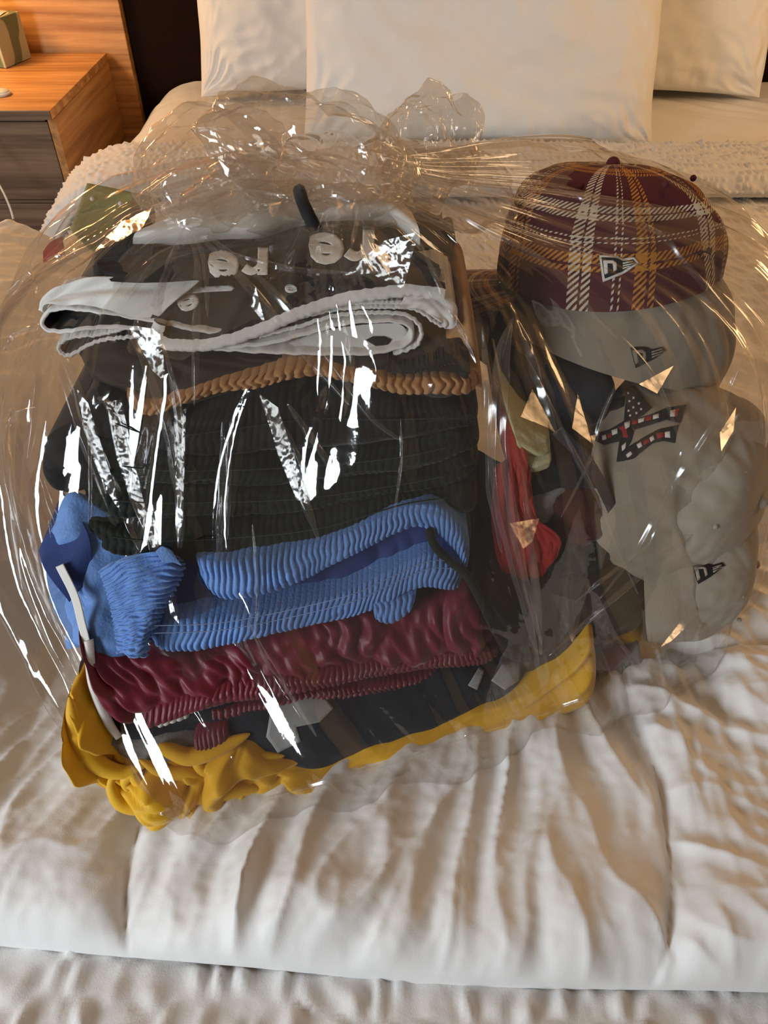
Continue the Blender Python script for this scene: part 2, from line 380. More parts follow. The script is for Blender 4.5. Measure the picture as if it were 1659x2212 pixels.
x = np.where(d <= 0, S, XL-(RR+zs)*np.sin(a)); z = np.where(d <= 0, zs, -RR+(RR+zs)*np.cos(a)-down)
bd = grid('folded_coverlet_band', np.stack([x, ys, z], -1), M['coverlet'], cv)

# the puffy comforter
EP = [(-200, 2020), (0, 2036), (262, 2060), (600, 2088), (900, 2115), (1200, 2128), (1430, 2131), (1659, 2137), (1900, 2140)]
EW = np.array([PZ(a, b, -.02) for a, b in EP])
s = np.linspace(-.90, 1.25, 760); tt = np.linspace(0, 1, 620); S, T = np.meshgrid(s, tt, indexing='ij')
ye = np.interp(S, EW[:, 0], EW[:, 1]); yb = 1.235+.02*perlin(S*3, S*0, 4)+.13*sstep(-.35, -.62, S)
Y = ye+(yb-ye)*T
def seamline(pts): return np.array([PZ(a, b, 0.)[:2] for a, b in pts])
seams = [seamline([(345, 1700), (322, 1760), (295, 1830), (272, 1930), (262, 2060)]),
         seamline([(1300, 1400), (1340, 1480), (1375, 1600), (1412, 1690), (1432, 1800), (1446, 1950), (1440, 2060), (1418, 2131)]),
         seamline([(1200, 1475), (1330, 1445), (1480, 1420), (1659, 1408), (1800, 1400)]),
         seamline([(1300, 1230), (1450, 1195), (1659, 1160)])]
D = np.full(S.shape, 9.); sgn = np.zeros(S.shape)
for ln in seams:
    q = catmull(ln, 40)
    for i in range(len(q)-1):
        a_, b_ = q[i], q[i+1]; ab = b_-a_; L2 = (ab**2).sum()
        tq = np.clip(((S-a_[0])*ab[0]+(Y-a_[1])*ab[1])/L2, 0, 1)
        D = np.minimum(D, np.hypot(S-a_[0]-ab[0]*tq, Y-a_[1]-ab[1]*tq))
puff = 1-np.exp(-(D/.020)**.85)
edge = np.clip((Y-ye)/.055, 0, 1); roll = np.sqrt(1-(1-edge)**2)
# radiating tension folds
def ridged(u_, v_, seed): return 1-np.abs(perlin(u_, v_, seed))*1.9
wx = S+.018*perlin(S*9, Y*7, 40); lean = .42-.5*sstep(.0, .30, S)
q1 = wx-lean*(Y-.3)
f1 = ridged(q1*22, Y*6.5+S*1.5, 41); f2 = ridged(q1*40+3, Y*13, 42); f3 = perlin(q1*11, Y*4, 43)
sb = seams[1][np.argsort(seams[1][:, 1])]; right = sstep(-.004, .012, S-np.interp(Y, sb[:, 1], sb[:, 0]))*(1-sstep(.62, .8, Y))
g1 = ridged(Y*24+S*11, S*7-Y*2, 44)
amp = .55+.45*perlin(S*5, Y*5, 45)
near = np.exp(-np.clip(D-.005, 0, None)/.07)*.8+np.exp(-np.clip(Y-ye, 0, None)/.09)*.75+.75
folds = (.0155*f1*(1-right)+.0095*g1*right+.0035*f2+.015*f3-.010*np.abs(perlin(q1*17+5, Y*5.5, 48))*(1-right))*amp*near
fine = .0009*fbm(S*60, Y*60, 2, 46)
zz = -.030+roll*(.024+.028*puff)+folds*np.maximum(roll, .001)**.6+fine+.008*fbm(S*2.2, Y*2.2, 2, 47)
# left side heaps up into a soft hill beside the bag, extended out of view to shade the bed there; flatter towards the back
ky = np.clip((Y-.45)/.85, 0, 1); hx0 = -.345-.15*ky; hx1 = -.50-.22*ky
hill = (1-(1-np.clip((hx0-S)/(hx0-hx1), 0, 1))**2)*sstep(.24, .60, Y)*(1-.3*sstep(-.70, -.9, S))
zz = zz+(.15-.045*ky)*hill
zz = zz-.020*sstep(.30, .6, S)*sstep(.6, 1.1, Y)*1.0
back = 1-np.clip((yb-Y)/.03, 0, 1); zz = zz-(.022*(back**2))*(1+2*hill)
# broad horizontal swells on the far right
zz = zz+.007*np.sin(Y*34+S*3)*sstep(.30, .45, S)*sstep(.5, .65, Y)*(1-sstep(1.0, 1.15, Y))
# hollow under the weight of the clothes
ctr = ((S-.06)/.36)**2+((Y-.31*S-.66)/.27)**2
press = 1-sstep(.92, 1.20, ctr)
zz = zz*(1-press)+np.minimum(zz, -.006)*press
side = np.clip((-.72-S)/.16, 0, 1); zz = zz-.12*side**2
cf = grid('comforter', np.stack([S, Y, zz], -1), M['duvet'], None)
tag(cf, 'puffy white quilted comforter folded across the foot of the bed under the bag', 'comforter')

# pillows
def pillow(name, cx, yb_, z0, W, H, TH, lean, yaw, seed, label, rollx=0):
    nu, nv = 150, 110
    u = np.sin(np.linspace(-math.pi/2, math.pi/2, nu)); v = np.sin(np.linspace(-math.pi/2, math.pi/2, nv))
    U, V = np.meshgrid(u, v, indexing='ij'); parts = []
    root = []
    for sd in (1, -1):
        th = ((1-np.abs(U)**3.2)*(1-np.abs(V)**3.2)).clip(0)**.55
        X = U*W/2*(1-.055*(1-V**2)*np.abs(U)); Z = V*H/2*(1-.07*(1-U**2)*np.abs(V))
        e = (1-U**2)*(1-V**2)
        wrk = .014*fbm(U*2.2, V*2.0, 3, seed+sd)*e**.3+.004*(1-2*np.abs(perlin(U*3.5+V*2, V*3-U, seed+20)))
        cr = np.zeros_like(U)
        for sx_ in (-1, 1):
            for sy_ in (-1, 1):
                dx = (1-U*sx_)*W/2; dy = (1-V*sy_)*H/2; ang = np.arctan2(dy, dx+1e-6); rad = np.hypot(dx, dy)
                cr += .014*np.exp(-(rad/.20)**2)*(1-np.abs(perlin(ang*4.2+.9*perlin(dx*9, dy*9, seed+30), rad*7, seed+7+sx_+2*sy_))*2)*np.clip(rad/.04, 0, 1)
        # gathered folds along the bottom edge
        cr += .007*np.exp(-((V+1)*H/2/.08)**2)*(1-2*np.abs(perlin(U*W*13+V*1.2, V*1.5, seed+3)))*np.clip((V+1)*6, 0, 1)
        yy = -sd*(TH/2*th+(wrk+cr)*np.clip(th*2, 0, 1))
        yy = yy+.010*perlin(U*2.6, V*2.6, seed+9)*(1-th*.5)
        parts.append(np.stack([X, yy, Z], -1))
    P = np.concatenate([parts[0], parts[1][:, ::-1]], axis=1)
    P[..., 2] += H/2
    R = (Matrix.Rotation(yaw, 3, 'Z') @ Matrix.Rotation(-lean, 3, 'X') @ Matrix.Rotation(rollx, 3, 'Y'))
    P = P@np.array(R).T+np.array([cx, yb_, z0])
    return tag(grid(name, P, M['pillow'], None, closev=True), label, 'pillow', 'white pillows against the headboard')
pillow('pillow', -.135, 2.47, .01, .80, .56, .20, math.radians(8), 0, 60, 'white pillow at the back left, half behind the front one')
pillow('pillow', .69, 2.475, .01, .82, .56, .19, math.radians(8), math.radians(-2), 70, 'white pillow at the back right against the dark headboard')
pillow('pillow', .235, 2.015, .0, .88, .62, .19, math.radians(17), math.radians(1), 80, 'large white pillow leaning in front of the other two')
# ------------------------------------------------------------------ clothes: builders
def curve3(pts, fn, **k): return [fn(a, b, **k) for a, b in pts]
def PT(px, py, c=.32, k=.12):
    """point on the gently sloping top of the left pile"""
    d = ray(px, py); t = (CAM[2]-c)/(k*d[1]-d[2]); return CAM+d*t
def layer(name, top, bot, mat, parent=None, off=0., D=.22, bulge=.5, disp=None, nu=260, nv=60, obot=None, wr=.0025, seed=1, endsoft=14, dshift=.0, zbot=None, thick=1.0):
    """one folded layer: soft front edge between two lines, running back into the pile"""
    T = np.array([PF(a, b, off) for a, b in catmull(top, nu)])
    B = np.array([PF(a, b, off if obot is None else obot) for a, b in catmull(bot, nu)])
    u = np.linspace(0, 1, nu); e = (1-np.abs(2*u-1)**endsoft).clip(0)**.5
    mid = (T+B)/2; T = mid+(T-mid)*e[:, None]; B = mid+(B-mid)*e[:, None]
    h = np.linalg.norm(T-B, axis=1)
    n1 = nv//4; n2 = nv//2; n3 = nv-n1-n2
    back = np.array([dshift, 1, .0])
    P = np.zeros((nu, nv, 3)); V = np.zeros((nu, nv))
    inset = (1-e)*.03
    a1 = np.linspace(1, 0, n1, endpoint=False)
    P[:, :n1] = T[:, None]+(back*D)[None, None]*(a1**1.2)[None, :, None]
    ph = np.linspace(0, math.pi, n2)
    out = np.array([0, -1, .18])
    c = (1-np.cos(ph))/2
    P[:, n1:n1+n2] = T[:, None]*(1-c)[None, :, None]+B[:, None]*c[None, :, None]+out*(np.minimum(h*bulge, .03)[:, None]*np.sin(ph)[None])[..., None]
    V[:, n1:n1+n2] = c
    a3 = np.linspace(0, 1, n3+1)[1:]
    P[:, n1+n2:] = B[:, None]+(back*D)[None, None]*(a3**.9)[None, :, None]; V[:, n1+n2:] = 1
    P = P+np.array([0, 1, 0])*inset[:, None, None]
    s = np.r_[0, np.cumsum(np.linalg.norm(np.diff(mid, axis=0), axis=1))]
    S = np.repeat(s[:, None], nv, 1)
    w_ = np.zeros(nv); w_[n1:n1+n2] = 1; w_[:n1] = np.linspace(0, 1, n1); w_[n1+n2:] = np.linspace(1, 0, n3)
    dd = wr*fbm(S*16, V*1.8+seed, 3, seed)
    if disp is not None: dd = dd+disp(S, V)
    P = P+out*(dd*w_)[..., None]
    return grid(name, P, mat, parent)
def loft(name, curves, mat, parent=None, nu=120, nv=40, disp=None, smooth=True, thick=0):
    A = np.array([catmull(c, nu) for c in curves])      # k, nu, 3
    P = np.stack([catmull(A[:, i], nv) if len(curves) > 2 else A[0, i]+(A[-1, i]-A[0, i])*np.linspace(0, 1, nv)[:, None] for i in range(nu)])
    if disp is not None:
        n = gnormals(P); U, V = np.meshgrid(np.linspace(0, 1, nu), np.linspace(0, 1, nv), indexing='ij')
        P = P+n*disp(U, V, P)[..., None]
    o = grid(name, P, mat, parent, smooth=smooth)
    if thick:
        md = o.modifiers.new('thick', 'SOLIDIFY'); md.thickness = thick; md.offset = -1
    return o
def ribs(period, amp, lo=.0, hi=1., seed=3, sharp=.7):
    def f(S, V):
        ph = S/period+.6*perlin(S*30, V*2, seed)+.3*perlin(S*9, V*0, seed+1)
        r = np.abs(np.sin(math.pi*ph))**sharp
        env = sstep(lo, lo+.25, V)*(1-sstep(hi-.08, hi+.02, V)*.5) if lo > 0 else 1
        return amp*(r-.5+.22*perlin(S/period*.45, V*1.5, seed+8))*env*(.75+.5*perlin(S*14, V, seed+2))
    return f
def gathers(freq, amp, seed=5, grow=1.0, lean=.0):
    def f(S, V):
        r = -.55+np.abs(perlin(S*freq+lean*V+.8*perlin(S*freq*.3, V*2, seed+1), V*1.3, seed))*1.8
        r2 = perlin(S*freq*2.3+lean*V, V*3.5, seed+3)
        return amp*(r*1.3+.5*r2)*(1+(grow-1)*V)
    return f
def rolled(name, path, mo, mi, parent, off=0., depth=.05, t=.0035, n=260, dz=.0, label=None):
    """fabric seen on its cut edge: a band that follows a path and runs back into the pile"""
    c2 = catmull(path, n); P0 = np.array([PF(a, b, off) for a, b in c2])
    d = np.gradient(P0, axis=0); d /= np.linalg.norm(d, axis=1)[:, None]
    nrm = np.cross(d, [0, -1, .5]); nrm /= np.linalg.norm(nrm, axis=1)[:, None]
    bk = np.array([0, 1, dz]); s = np.arange(n)/n
    wob = .0008*perlin(s*60, s*0, 5)[:, None]
    o_ = P0+nrm*(t/2+wob); i_ = P0-nrm*(t/2-wob)
    G = np.stack([o_+bk*depth, o_+bk*depth*.5, o_+bk*.001, o_*.7+i_*.3-bk*.0005, (o_+i_)/2-bk*.0008, o_*.3+i_*.7-bk*.0005, i_+bk*.0008], 1)
    a = grid(name, G, mo, parent)
    G2 = np.stack([i_+bk*.0009, i_+bk*depth*.3, i_+bk*depth*.7, i_+bk*depth], 1)
    b = grid(name if label is None else label, G2, mi, parent)
    return a, b
def bvh(o):
    dg = bpy.context.evaluated_depsgraph_get(); dg.update()
    return BVHTree.FromObject(o, dg), o
def decal(name, polys, target, mat, parent, off=.0007, thick=.0005, sub=5, maxd=None):
    """stitched or printed mark laid on a surface; polys are outlines, laid where they sit on the cloth"""
    tree, _ = target; M_ = Matrix.Translation(_.matrix_world.translation) if False else None
    loc = Vector(_.location); p = _.parent
    while p: loc += Vector(p.location); p = p.parent
    bm = bmesh.new(); org = Vector(CAM)-loc
    for poly in polys:
        vs = [bm.verts.new((x, y, 0)) for x, y in poly]
        es = [bm.edges.new((vs[i], vs[(i+1) % len(vs)])) for i in range(len(vs))]
        if len(vs) == 3: bm.faces.new(vs)
        else: bmesh.ops.triangle_fill(bm, edges=es, use_beauty=True)
    bmesh.ops.remove_doubles(bm, verts=bm.verts, dist=.01)
    for _k in range(sub):
        lg = [e for e in bm.edges if e.calc_length() > 9]
        if not lg: break
        bmesh.ops.subdivide_edges(bm, edges=lg, cuts=1, use_grid_fill=False)
        bmesh.ops.triangulate(bm, faces=[f for f in bm.faces if len(f.verts) > 3])
    bad = []
    for v in bm.verts:
        d = Vector(ray(v.co.x, v.co.y)).normalized()
        hit, nn, ix, dist = tree.ray_cast(org, d)
        if hit is None: bad.append(v); continue
        if nn.dot(d) > 0: nn = -nn
        v.co = hit+loc+nn*off
    bmesh.ops.delete(bm, geom=bad, context='VERTS')
    me = bpy.data.meshes.new(name); bm.to_mesh(me); bm.free()
    o = link(name, me, mat, parent)
    md = o.modifiers.new('thick', 'SOLIDIFY'); md.thickness = thick; md.offset = 0
    return o
def text_polys(txt, cx, cy, size, rot, skew=0., sx=1.):
    """glyph outlines, turned into outline loops placed around a point"""
    cu = bpy.data.curves.new('glyph', 'FONT'); cu.body = txt; cu.size = 1; cu.align_x = 'CENTER'; cu.align_y = 'CENTER'; cu.resolution_u = 3; cu.offset = .035
    o = bpy.data.objects.new('glyph', cu); COL.objects.link(o)
    me = o.to_mesh(); out = []
    ca, sa = math.cos(rot), math.sin(rot)
    for f in me.polygons:
        pl = []
        for i in f.vertices:
            x, y = me.vertices[i].co.x*size*sx, me.vertices[i].co.y*size
            x += skew*y; pl.append((cx+x*ca-y*sa, cy-(x*sa+y*ca)))
        out.append(pl)
    o.to_mesh_clear(); bpy.data.objects.remove(o); bpy.data.curves.remove(cu)
    return out
def tri_decal(name, polys, target, mat, parent, off=.0008):
    return decal(name, polys, target, mat, parent, off)

# ------------------------------------------------------------------ clothes: left pile, bottom up
gp = 'folded clothes in the left pile'
def E(name, px, py, label, cat, group=None):
    p = PF(px, py); return empty(name, (p[0], p[1]+.1, max(.0, p[2]-.02)), label, cat, group)

ys_ = E('yellow_shirt', 700, 1640, 'golden yellow shirt wrapped under the whole pile at the bottom of the bag', 'shirt')
def yd(S, V):
    q = S+.030*perlin(S*9, V*1.6, 3)+.012*perlin(S*30, V*3, 4); w2 = V+.5*perlin(S*12, V*1.5, 9)
    lf = 1-sstep(.13, .40, S)
    return .005*perlin(S*14, V*2, 3)+lf*(.016*(np.abs(perlin(q*17, w2*1.3, 6))*2-.6)+.007*(np.abs(perlin(q*32+w2*1.2, w2*2.0, 16))*2-.5))+.0045*(1-2*np.abs(perlin(S*11+V*2.5, V*1.5, 7)))
layer('body', [(150, 1480), (205, 1560), (265, 1640), (340, 1640), (430, 1640), (520, 1600), (610, 1625), (740, 1615), (860, 1580), (1000, 1530), (1130, 1490), (1230, 1420), (1288, 1352)],
      [(140, 1560), (165, 1640), (225, 1700), (310, 1742), (400, 1755), (560, 1722), (700, 1690), (850, 1640), (1000, 1590), (1150, 1548), (1250, 1522), (1292, 1500)],
      M['yellow'], ys_, off=-.012, D=.34, bulge=.30, disp=yd, nu=420, nv=90, seed=2, endsoft=30, dshift=.12)
layer('tail', [(1285, 1345), (1340, 1310), (1400, 1345), (1425, 1375)], [(1295, 1500), (1350, 1478), (1400, 1440), (1440, 1395)], M['yellow'], ys_, off=.055, D=.22, bulge=.3, nu=120, dshift=.1, seed=8)
# curled folds at the left front corner
for pth, rr_ in [([(246, 1668), (240, 1700), (262, 1735), (300, 1742), (318, 1722), (306, 1694), (284, 1672), (270, 1690), (282, 1716)], .0075),
                 ([(150, 1505), (165, 1580), (205, 1645), (262, 1668), (320, 1650)], .0085), ([(330, 1650), (352, 1618), (410, 1634), (480, 1612), (540, 1585)], .0085),
                 ([(300, 1640), (352, 1668), (410, 1672), (432, 1690), (380, 1702), (340, 1690)], .0070), ([(322, 1748), (350, 1722), (440, 1712), (570, 1700)], .0105),
                 ([(440, 1612), (425, 1640), (450, 1664), (530, 1640), (620, 1630)], .0075)]:
    tube('fold', [PF(a, b, -.018) for a, b in pth], rr_, M['yellow'], ys_, n=120, seg=14, taper=True)

gt = E('grey_sweatshirt', 380, 1600, 'heather grey fleece with a maroon ribbed cuff between yellow and navy shirts', 'sweatshirt')
layer('body', [(160, 1455), (205, 1530), (240, 1580), (330, 1575), (420, 1570), (520, 1580)], [(160, 1490), (215, 1590), (270, 1632), (360, 1635), (430, 1625), (540, 1640)], M['grey'], gt, off=.0, D=.3, bulge=.4, wr=.005, seed=11)
layer('cuff', [(415, 1590), (440, 1570), (495, 1555)], [(425, 1630), (455, 1625), (500, 1600)], M['maroon'], gt, off=-.012, D=.05, bulge=.4, nu=60, disp=ribs(.004, .0022))

nv_ = E('navy_shirt', 800, 1540, 'navy black shirt with pale grey print above the yellow shirt', 'shirt')
nbody = layer('body', [(215, 1520), (300, 1540), (420, 1515), (560, 1500), (760, 1470), (960, 1435), (1090, 1425), (1150, 1420)],
      [(235, 1590), (300, 1600), (430, 1570), (560, 1620), (690, 1640), (800, 1610), (950, 1560), (1140, 1490)], M['navy'], nv_, off=.004, D=.3, bulge=.35, wr=.004, seed=12)

ms = E('maroon_shorts', 640, 1420, 'shiny maroon shorts with white side piping under the blue shorts', 'shorts')
layer('body', [(150, 1280), (215, 1400), (420, 1400), (560, 1375), (700, 1340), (850, 1310), (960, 1275), (1060, 1250)],
      [(245, 1585), (340, 1545), (500, 1495), (640, 1475), (800, 1445), (950, 1425), (1090, 1425)], M['maroon'], ms, off=.0, D=.28, bulge=.25, disp=gathers(46, .0055, 5, 1, .4), nu=420, nv=80, seed=13)
layer('waistband', [(285, 1555), (330, 1520), (500, 1470), (640, 1450), (800, 1425), (950, 1405), (1085, 1400)],
      [(270, 1592), (345, 1562), (500, 1515), (640, 1492), (800, 1462), (950, 1438), (1092, 1436)], M['maroon'], ms, off=-.012, D=.04, bulge=.35, disp=ribs(.0052, .003), nu=520, nv=36)
layer('waistband', [(420, 1540), (560, 1515), (700, 1490), (850, 1466), (960, 1450)], [(420, 1560), (560, 1535), (700, 1512), (850, 1486), (960, 1466)], M['maroon'], ms, off=-.006, D=.04, bulge=.35, disp=ribs(.0052, .003), nu=420, nv=30)
tag(layer('waistband_patch', [(330, 1545), (370, 1532), (412, 1520)], [(335, 1570), (372, 1558), (414, 1546)], M['white'], ms, off=-.010, D=.03, bulge=.3, disp=ribs(.0052, .002), nu=120, nv=24), 'white ribbed patch in the waistband')
loft('side_piping', [curve3([(180, 1385), (190, 1480), (222, 1560), (248, 1592)], PF, off=-.008), curve3([(202, 1380), (211, 1470), (241, 1550), (264, 1590)], PF, off=-.012)], M['white'], ms, nu=80, nv=10, disp=lambda u, v, P: .004*np.sin(math.pi*v), thick=.001)

bs = E('blue_shorts', 560, 1250, 'cornflower blue mesh shorts with a gathered elastic waistband', 'shorts')
layer('body', [(170, 1040), (180, 1150), (330, 1180), (600, 1175), (800, 1110), (900, 1075), (985, 1085), (1030, 1130)],
      [(215, 1420), (300, 1405), (420, 1400), (640, 1360), (830, 1320), (900, 1290), (985, 1270), (1015, 1250)], M['royal'], bs, off=.020, D=.26, bulge=.15, disp=gathers(22, .004), nu=360, nv=60, seed=14)
loft('leg', [curve3([(90, 1200), (100, 1240), (125, 1330), (150, 1400)], PF, off=.03), curve3([(120, 1120), (150, 1180), (185, 1290), (200, 1400)], PF, off=.0), curve3([(150, 1065), (215, 1150), (240, 1290), (225, 1424)], PF, off=-.004), curve3([(210, 1080), (300, 1190), (290, 1330), (300, 1415)], PF, off=.002)],
     M['blue'], bs, nu=120, nv=70, disp=lambda u, v, P: .005*fbm(u*4, v*2.5, 2, 15), thick=.001)
loft('leg', [curve3([(85, 1190), (110, 1130), (135, 1060)], PF, off=.012), curve3([(100, 1235), (150, 1210), (190, 1150)], PF, off=-.006), curve3([(150, 1300), (175, 1270), (200, 1240)], PF, off=.0)], M['royal'], bs, nu=60, nv=40, thick=.001)
loft('side_stripe', [curve3([(120, 1225), (152, 1290), (168, 1350), (182, 1402)], PF, off=-.009), curve3([(136, 1218), (168, 1284), (184, 1345), (197, 1398)], PF, off=-.012)], M['white'], bs, nu=50, nv=10, thick=.001)
rb = ribs(.0054, .0034, seed=4)
layer('waistband', [(405, 1200), (480, 1205), (560, 1195), (640, 1180), (740, 1150), (820, 1115), (885, 1088), (950, 1090), (1000, 1130), (1022, 1190)],
      [(425, 1262), (480, 1293), (560, 1282), (640, 1256), (740, 1206), (820, 1166), (890, 1138), (935, 1148), (985, 1192), (1012, 1262)], M['blue'], bs, off=-.014, D=.05, bulge=.28, disp=rb, nu=700, nv=44, seed=15)
layer('waistband', [(318, 1335), (400, 1335), (500, 1325), (620, 1305), (740, 1275), (850, 1225), (930, 1190), (985, 1205), (1005, 1240)],
      [(312, 1416), (400, 1406), (500, 1388), (620, 1362), (740, 1334), (830, 1300), (880, 1275), (940, 1270), (1000, 1302)], M['blue'], bs, off=-.010, D=.05, bulge=.22, disp=ribs(.0054, .0034, seed=7), nu=700, nv=44, seed=16)
layer('waistband', [(800, 1300), (850, 1290), (905, 1278)], [(805, 1334), (850, 1340), (895, 1312)], M['blue'], bs, off=-.016, D=.03, bulge=.3, disp=ribs(.0055, .003, seed=9), nu=120, nv=24)
loft('waistband_end', [curve3([(213, 1235), (232, 1290), (244, 1345), (252, 1408)], PF, off=-.018), curve3([(268, 1205), (288, 1265), (292, 1335), (282, 1418)], PF, off=-.030), curve3([(335, 1193), (352, 1240), (336, 1315), (302, 1419)], PF, off=-.031), curve3([(394, 1205), (402, 1230), (366, 1295), (338, 1345), (316, 1414)], PF, off=-.018)],
     M['blue'], bs, nu=260, nv=90, disp=lambda u, v, P: .0018*np.sin((u*1.1+.12*v)*105+3*perlin(u*9, v*5, 4))*(.5+.5*v)+.003*fbm(u*3, v*3, 2, 17), thick=.0015)
loft('belt_loop', [curve3([(338, 1190), (352, 1180), (370, 1196)], PF, off=-.036), curve3([(352, 1215), (372, 1214), (392, 1222)], PF, off=-.038)], M['blue'], bs, nu=30, nv=16, thick=.003)
for k_, (ya, yb2) in enumerate([((330, 1352), (1000, 1215)), ((330, 1368), (1003, 1232))]):
    pts = catmull([(ya[0], ya[1]), (500, ya[1]-10), (740, ya[1]-62), (850, ya[1]-108), (930, ya[1]-140), yb2], 150)
    P = np.array([PF(a, b, -.0245-.002*math.sin(math.pi*i/149)) for i, (a, b) in enumerate(pts)])
    tube('stitching', list(P[::5]), +.0004, M['blue_thread'], bs, n=150, seg=5)
tube('drawcord', [PF(a, b, -.022) for a, b in [(925, 1140), (940, 1180), (975, 1215), (1010, 1245), (1040, 1300), (1075, 1370), (1110, 1400)]], .0042, M['olive'], bs, n=70)

# dark knit shorts, several layers
dk = [
 ('olive_shorts', 'black green ribbed shorts resting directly on the blue shorts', [(165, 1085), (260, 1120), (420, 1115), (640, 1105), (860, 1060), (1000, 1040), (1040, 1050)], [(160, 1160), (240, 1190), (380, 1205), (560, 1190), (720, 1165), (870, 1110), (960, 1095), (1035, 1140)], 'olive', .002),
 ('olive_shorts', 'black green ribbed shorts second from the bottom of the dark layers', [(170, 1010), (260, 1035), (420, 1045), (640, 1040), (860, 1020), (1000, 985), (1038, 985)], [(160, 1085), (260, 1118), (420, 1112), (640, 1102), (860, 1062), (1000, 1042), (1040, 1055)], 'olive', .000),
 ('dark_green_shorts', 'dark green ribbed shorts in the middle of the dark layers', [(200, 940), (300, 970), (440, 975), (640, 965), (860, 945), (980, 925), (1040, 945)], [(175, 1008), (260, 1038), (420, 1045), (640, 1040), (860, 1018), (1000, 985), (1042, 1000)], 'olive', -.002),
 ('black_shorts', 'black elastic-waisted shorts just below the tan edged pair', [(190, 835), (250, 860), (330, 905), (420, 890), (560, 850), (680, 830), (800, 845), (960, 862), (1035, 880)], [(150, 935), (250, 950), (440, 975), (640, 968), (860, 948), (980, 928), (1042, 950)], 'black', -.004)]
for i_, (nm, lb, tp, bt, mt, of) in enumerate(dk):
    r_ = E(nm, 600, 1150-90*i_, lb, 'shorts')
    layer('body', tp, bt, M[mt], r_, off=of, D=.25, bulge=.32, disp=ribs(.0065, .0016, seed=20+i_), nu=520, nv=50, seed=20+i_, wr=.005)
    m_ = [((a+c)/2, (b+d)/2+6) for (a, b), (c, d) in zip(catmull(tp, 12), catmull(bt, 12))]
    tube('stitching', [PF(a, b, of-.019) for a, b in m_[1:-1]], .0007, M['olive'], r_, n=120, seg=5)
    if i_ == 3:
        layer('leg', [(95, 960), (120, 925), (165, 905), (215, 900)], [(88, 1010), (120, 1055), (170, 1060), (230, 1040)], M['black'], r_, off=.004, D=.2, bulge=.14, nu=80, seed=33, wr=.006)
        layer('waistband', [(200, 842), (240, 858), (290, 895), (330, 915), (400, 890)], [(205, 862), (240, 880), (290, 918), (330, 938), (400, 915)], M['black'], r_, off=-.014, D=.03, bulge=.5, disp=ribs(.007, .004, seed=40), nu=240, nv=24)
# tan edged dark shorts
ts = E('brown_shorts', 660, 790, 'dark brown shorts with a gathered tan waistband edge', 'shorts')
layer('body', [(135, 760), (230, 745), (400, 770), (640, 772), (840, 770), (960, 745), (1020, 700)], [(190, 840), (280, 850), (400, 870), (560, 832), (700, 815), (870, 850), (1030, 862)], M['brown'], ts, off=.0, D=.24, bulge=.2, nu=300, disp=gathers(16, .004), seed=41)
layer('waistband_edge', [(262, 815), (290, 850), (330, 868), (390, 850), (480, 820), (560, 806), (620, 788), (680, 784), (760, 798), (850, 812), (960, 812), (1035, 815)],
      [(258, 835), (285, 878), (330, 895), (390, 875), (480, 846), (560, 834), (640, 814), (700, 812), (780, 830), (870, 850), (960, 850), (1040, 868)], M['tan'], ts, off=-.013, D=.03, bulge=.45, disp=ribs(.0078, .0045, seed=42), nu=700, nv=36)
layer('side', [(930, 770), (985, 700), (1000, 640), (1020, 640)], [(960, 815), (1020, 830), (1042, 840), (1046, 845)], M['tan'], ts, off=.012, D=.10, bulge=.12, nu=80, seed=43)
rolled('elastic', [(835, 795), (880, 800), (930, 790), (975, 778), (998, 782), (1006, 800), (1000, 815)], M['blackband'], M['blackband'], ts, off=-.016, depth=.03, t=.0075)

# folded briefs with wide dark waistbands
bsm = E('briefs', 560, 730, 'white and black briefs folded in a long flat loop, lowest of the briefs', 'briefs', 'folded briefs')
layer('body', [(95, 690), (200, 660), (400, 700), (600, 700), (760, 660), (900, 650), (985, 690)], [(130, 745), (250, 750), (420, 765), (600, 768), (800, 772), (905, 755), (985, 700)], M['brown'], bsm, off=.022, D=.2, bulge=.1, nu=160, seed=44)
rolled('waistband', [(520, 727), (420, 712), (320, 692), (200, 672), (120, 668), (92, 690), (98, 712), (140, 716), (210, 708), (300, 712), (420, 738), (520, 745)], M['white'], M['blackband'], bsm, off=-.002, depth=.05, label='lining')
rolled('waistband', [(300, 700), (220, 722), (160, 728), (130, 742), (128, 760), (150, 768), (185, 750), (225, 735), (300, 728)], M['white'], M['black'], bsm, off=.004, depth=.05, label='lining')
rolled('waistband', [(330, 728), (420, 748), (520, 748), (600, 738), (680, 716), (760, 697), (850, 695), (884, 706), (890, 726), (872, 748), (800, 764), (700, 764), (580, 761), (450, 752), (350, 738)], M['white'], M['white'], bsm, off=-.004, depth=.06, label='lining')
inner = loft('inner_face', [curve3([(620, 740), (700, 715), (780, 702), (860, 700), (885, 725)], PF, off=.010), curve3([(560, 758), (700, 760), (800, 758), (860, 746), (886, 730)], PF, off=.002)], M['white'], bsm, nu=60, nv=12)
rolled('leg_hem', [(560, 728), (640, 708), (720, 684), (800, 676), (870, 680), (903, 700), (910, 724), (898, 748), (850, 766)], M['white'], M['blackband'], bsm, off=-.002, depth=.05, label='lining')
for of_, pth in [(.0, [(600, 706), (660, 684), (740, 668), (840, 664), (900, 670), (945, 700), (965, 703), (982, 690)]), (.002, [(640, 684), (720, 660), (820, 655), (900, 655), (950, 650), (975, 665), (984, 688)])]:
    rolled('hem', pth, M['white'], M['white'], bsm, off=of_, depth=.09, t=.0035)
loft('body_side', [curve3([(880, 628), (950, 628), (985, 660), (984, 700), (960, 706)], PF, off=.0), curve3([(860, 668), (910, 668), (940, 690), (958, 704), (958, 706)], PF, off=-.004)], M['white'], bsm, nu=60, nv=24, disp=lambda u, v, P: .003*fbm(u*3, v*2, 2, 45), thick=.001)
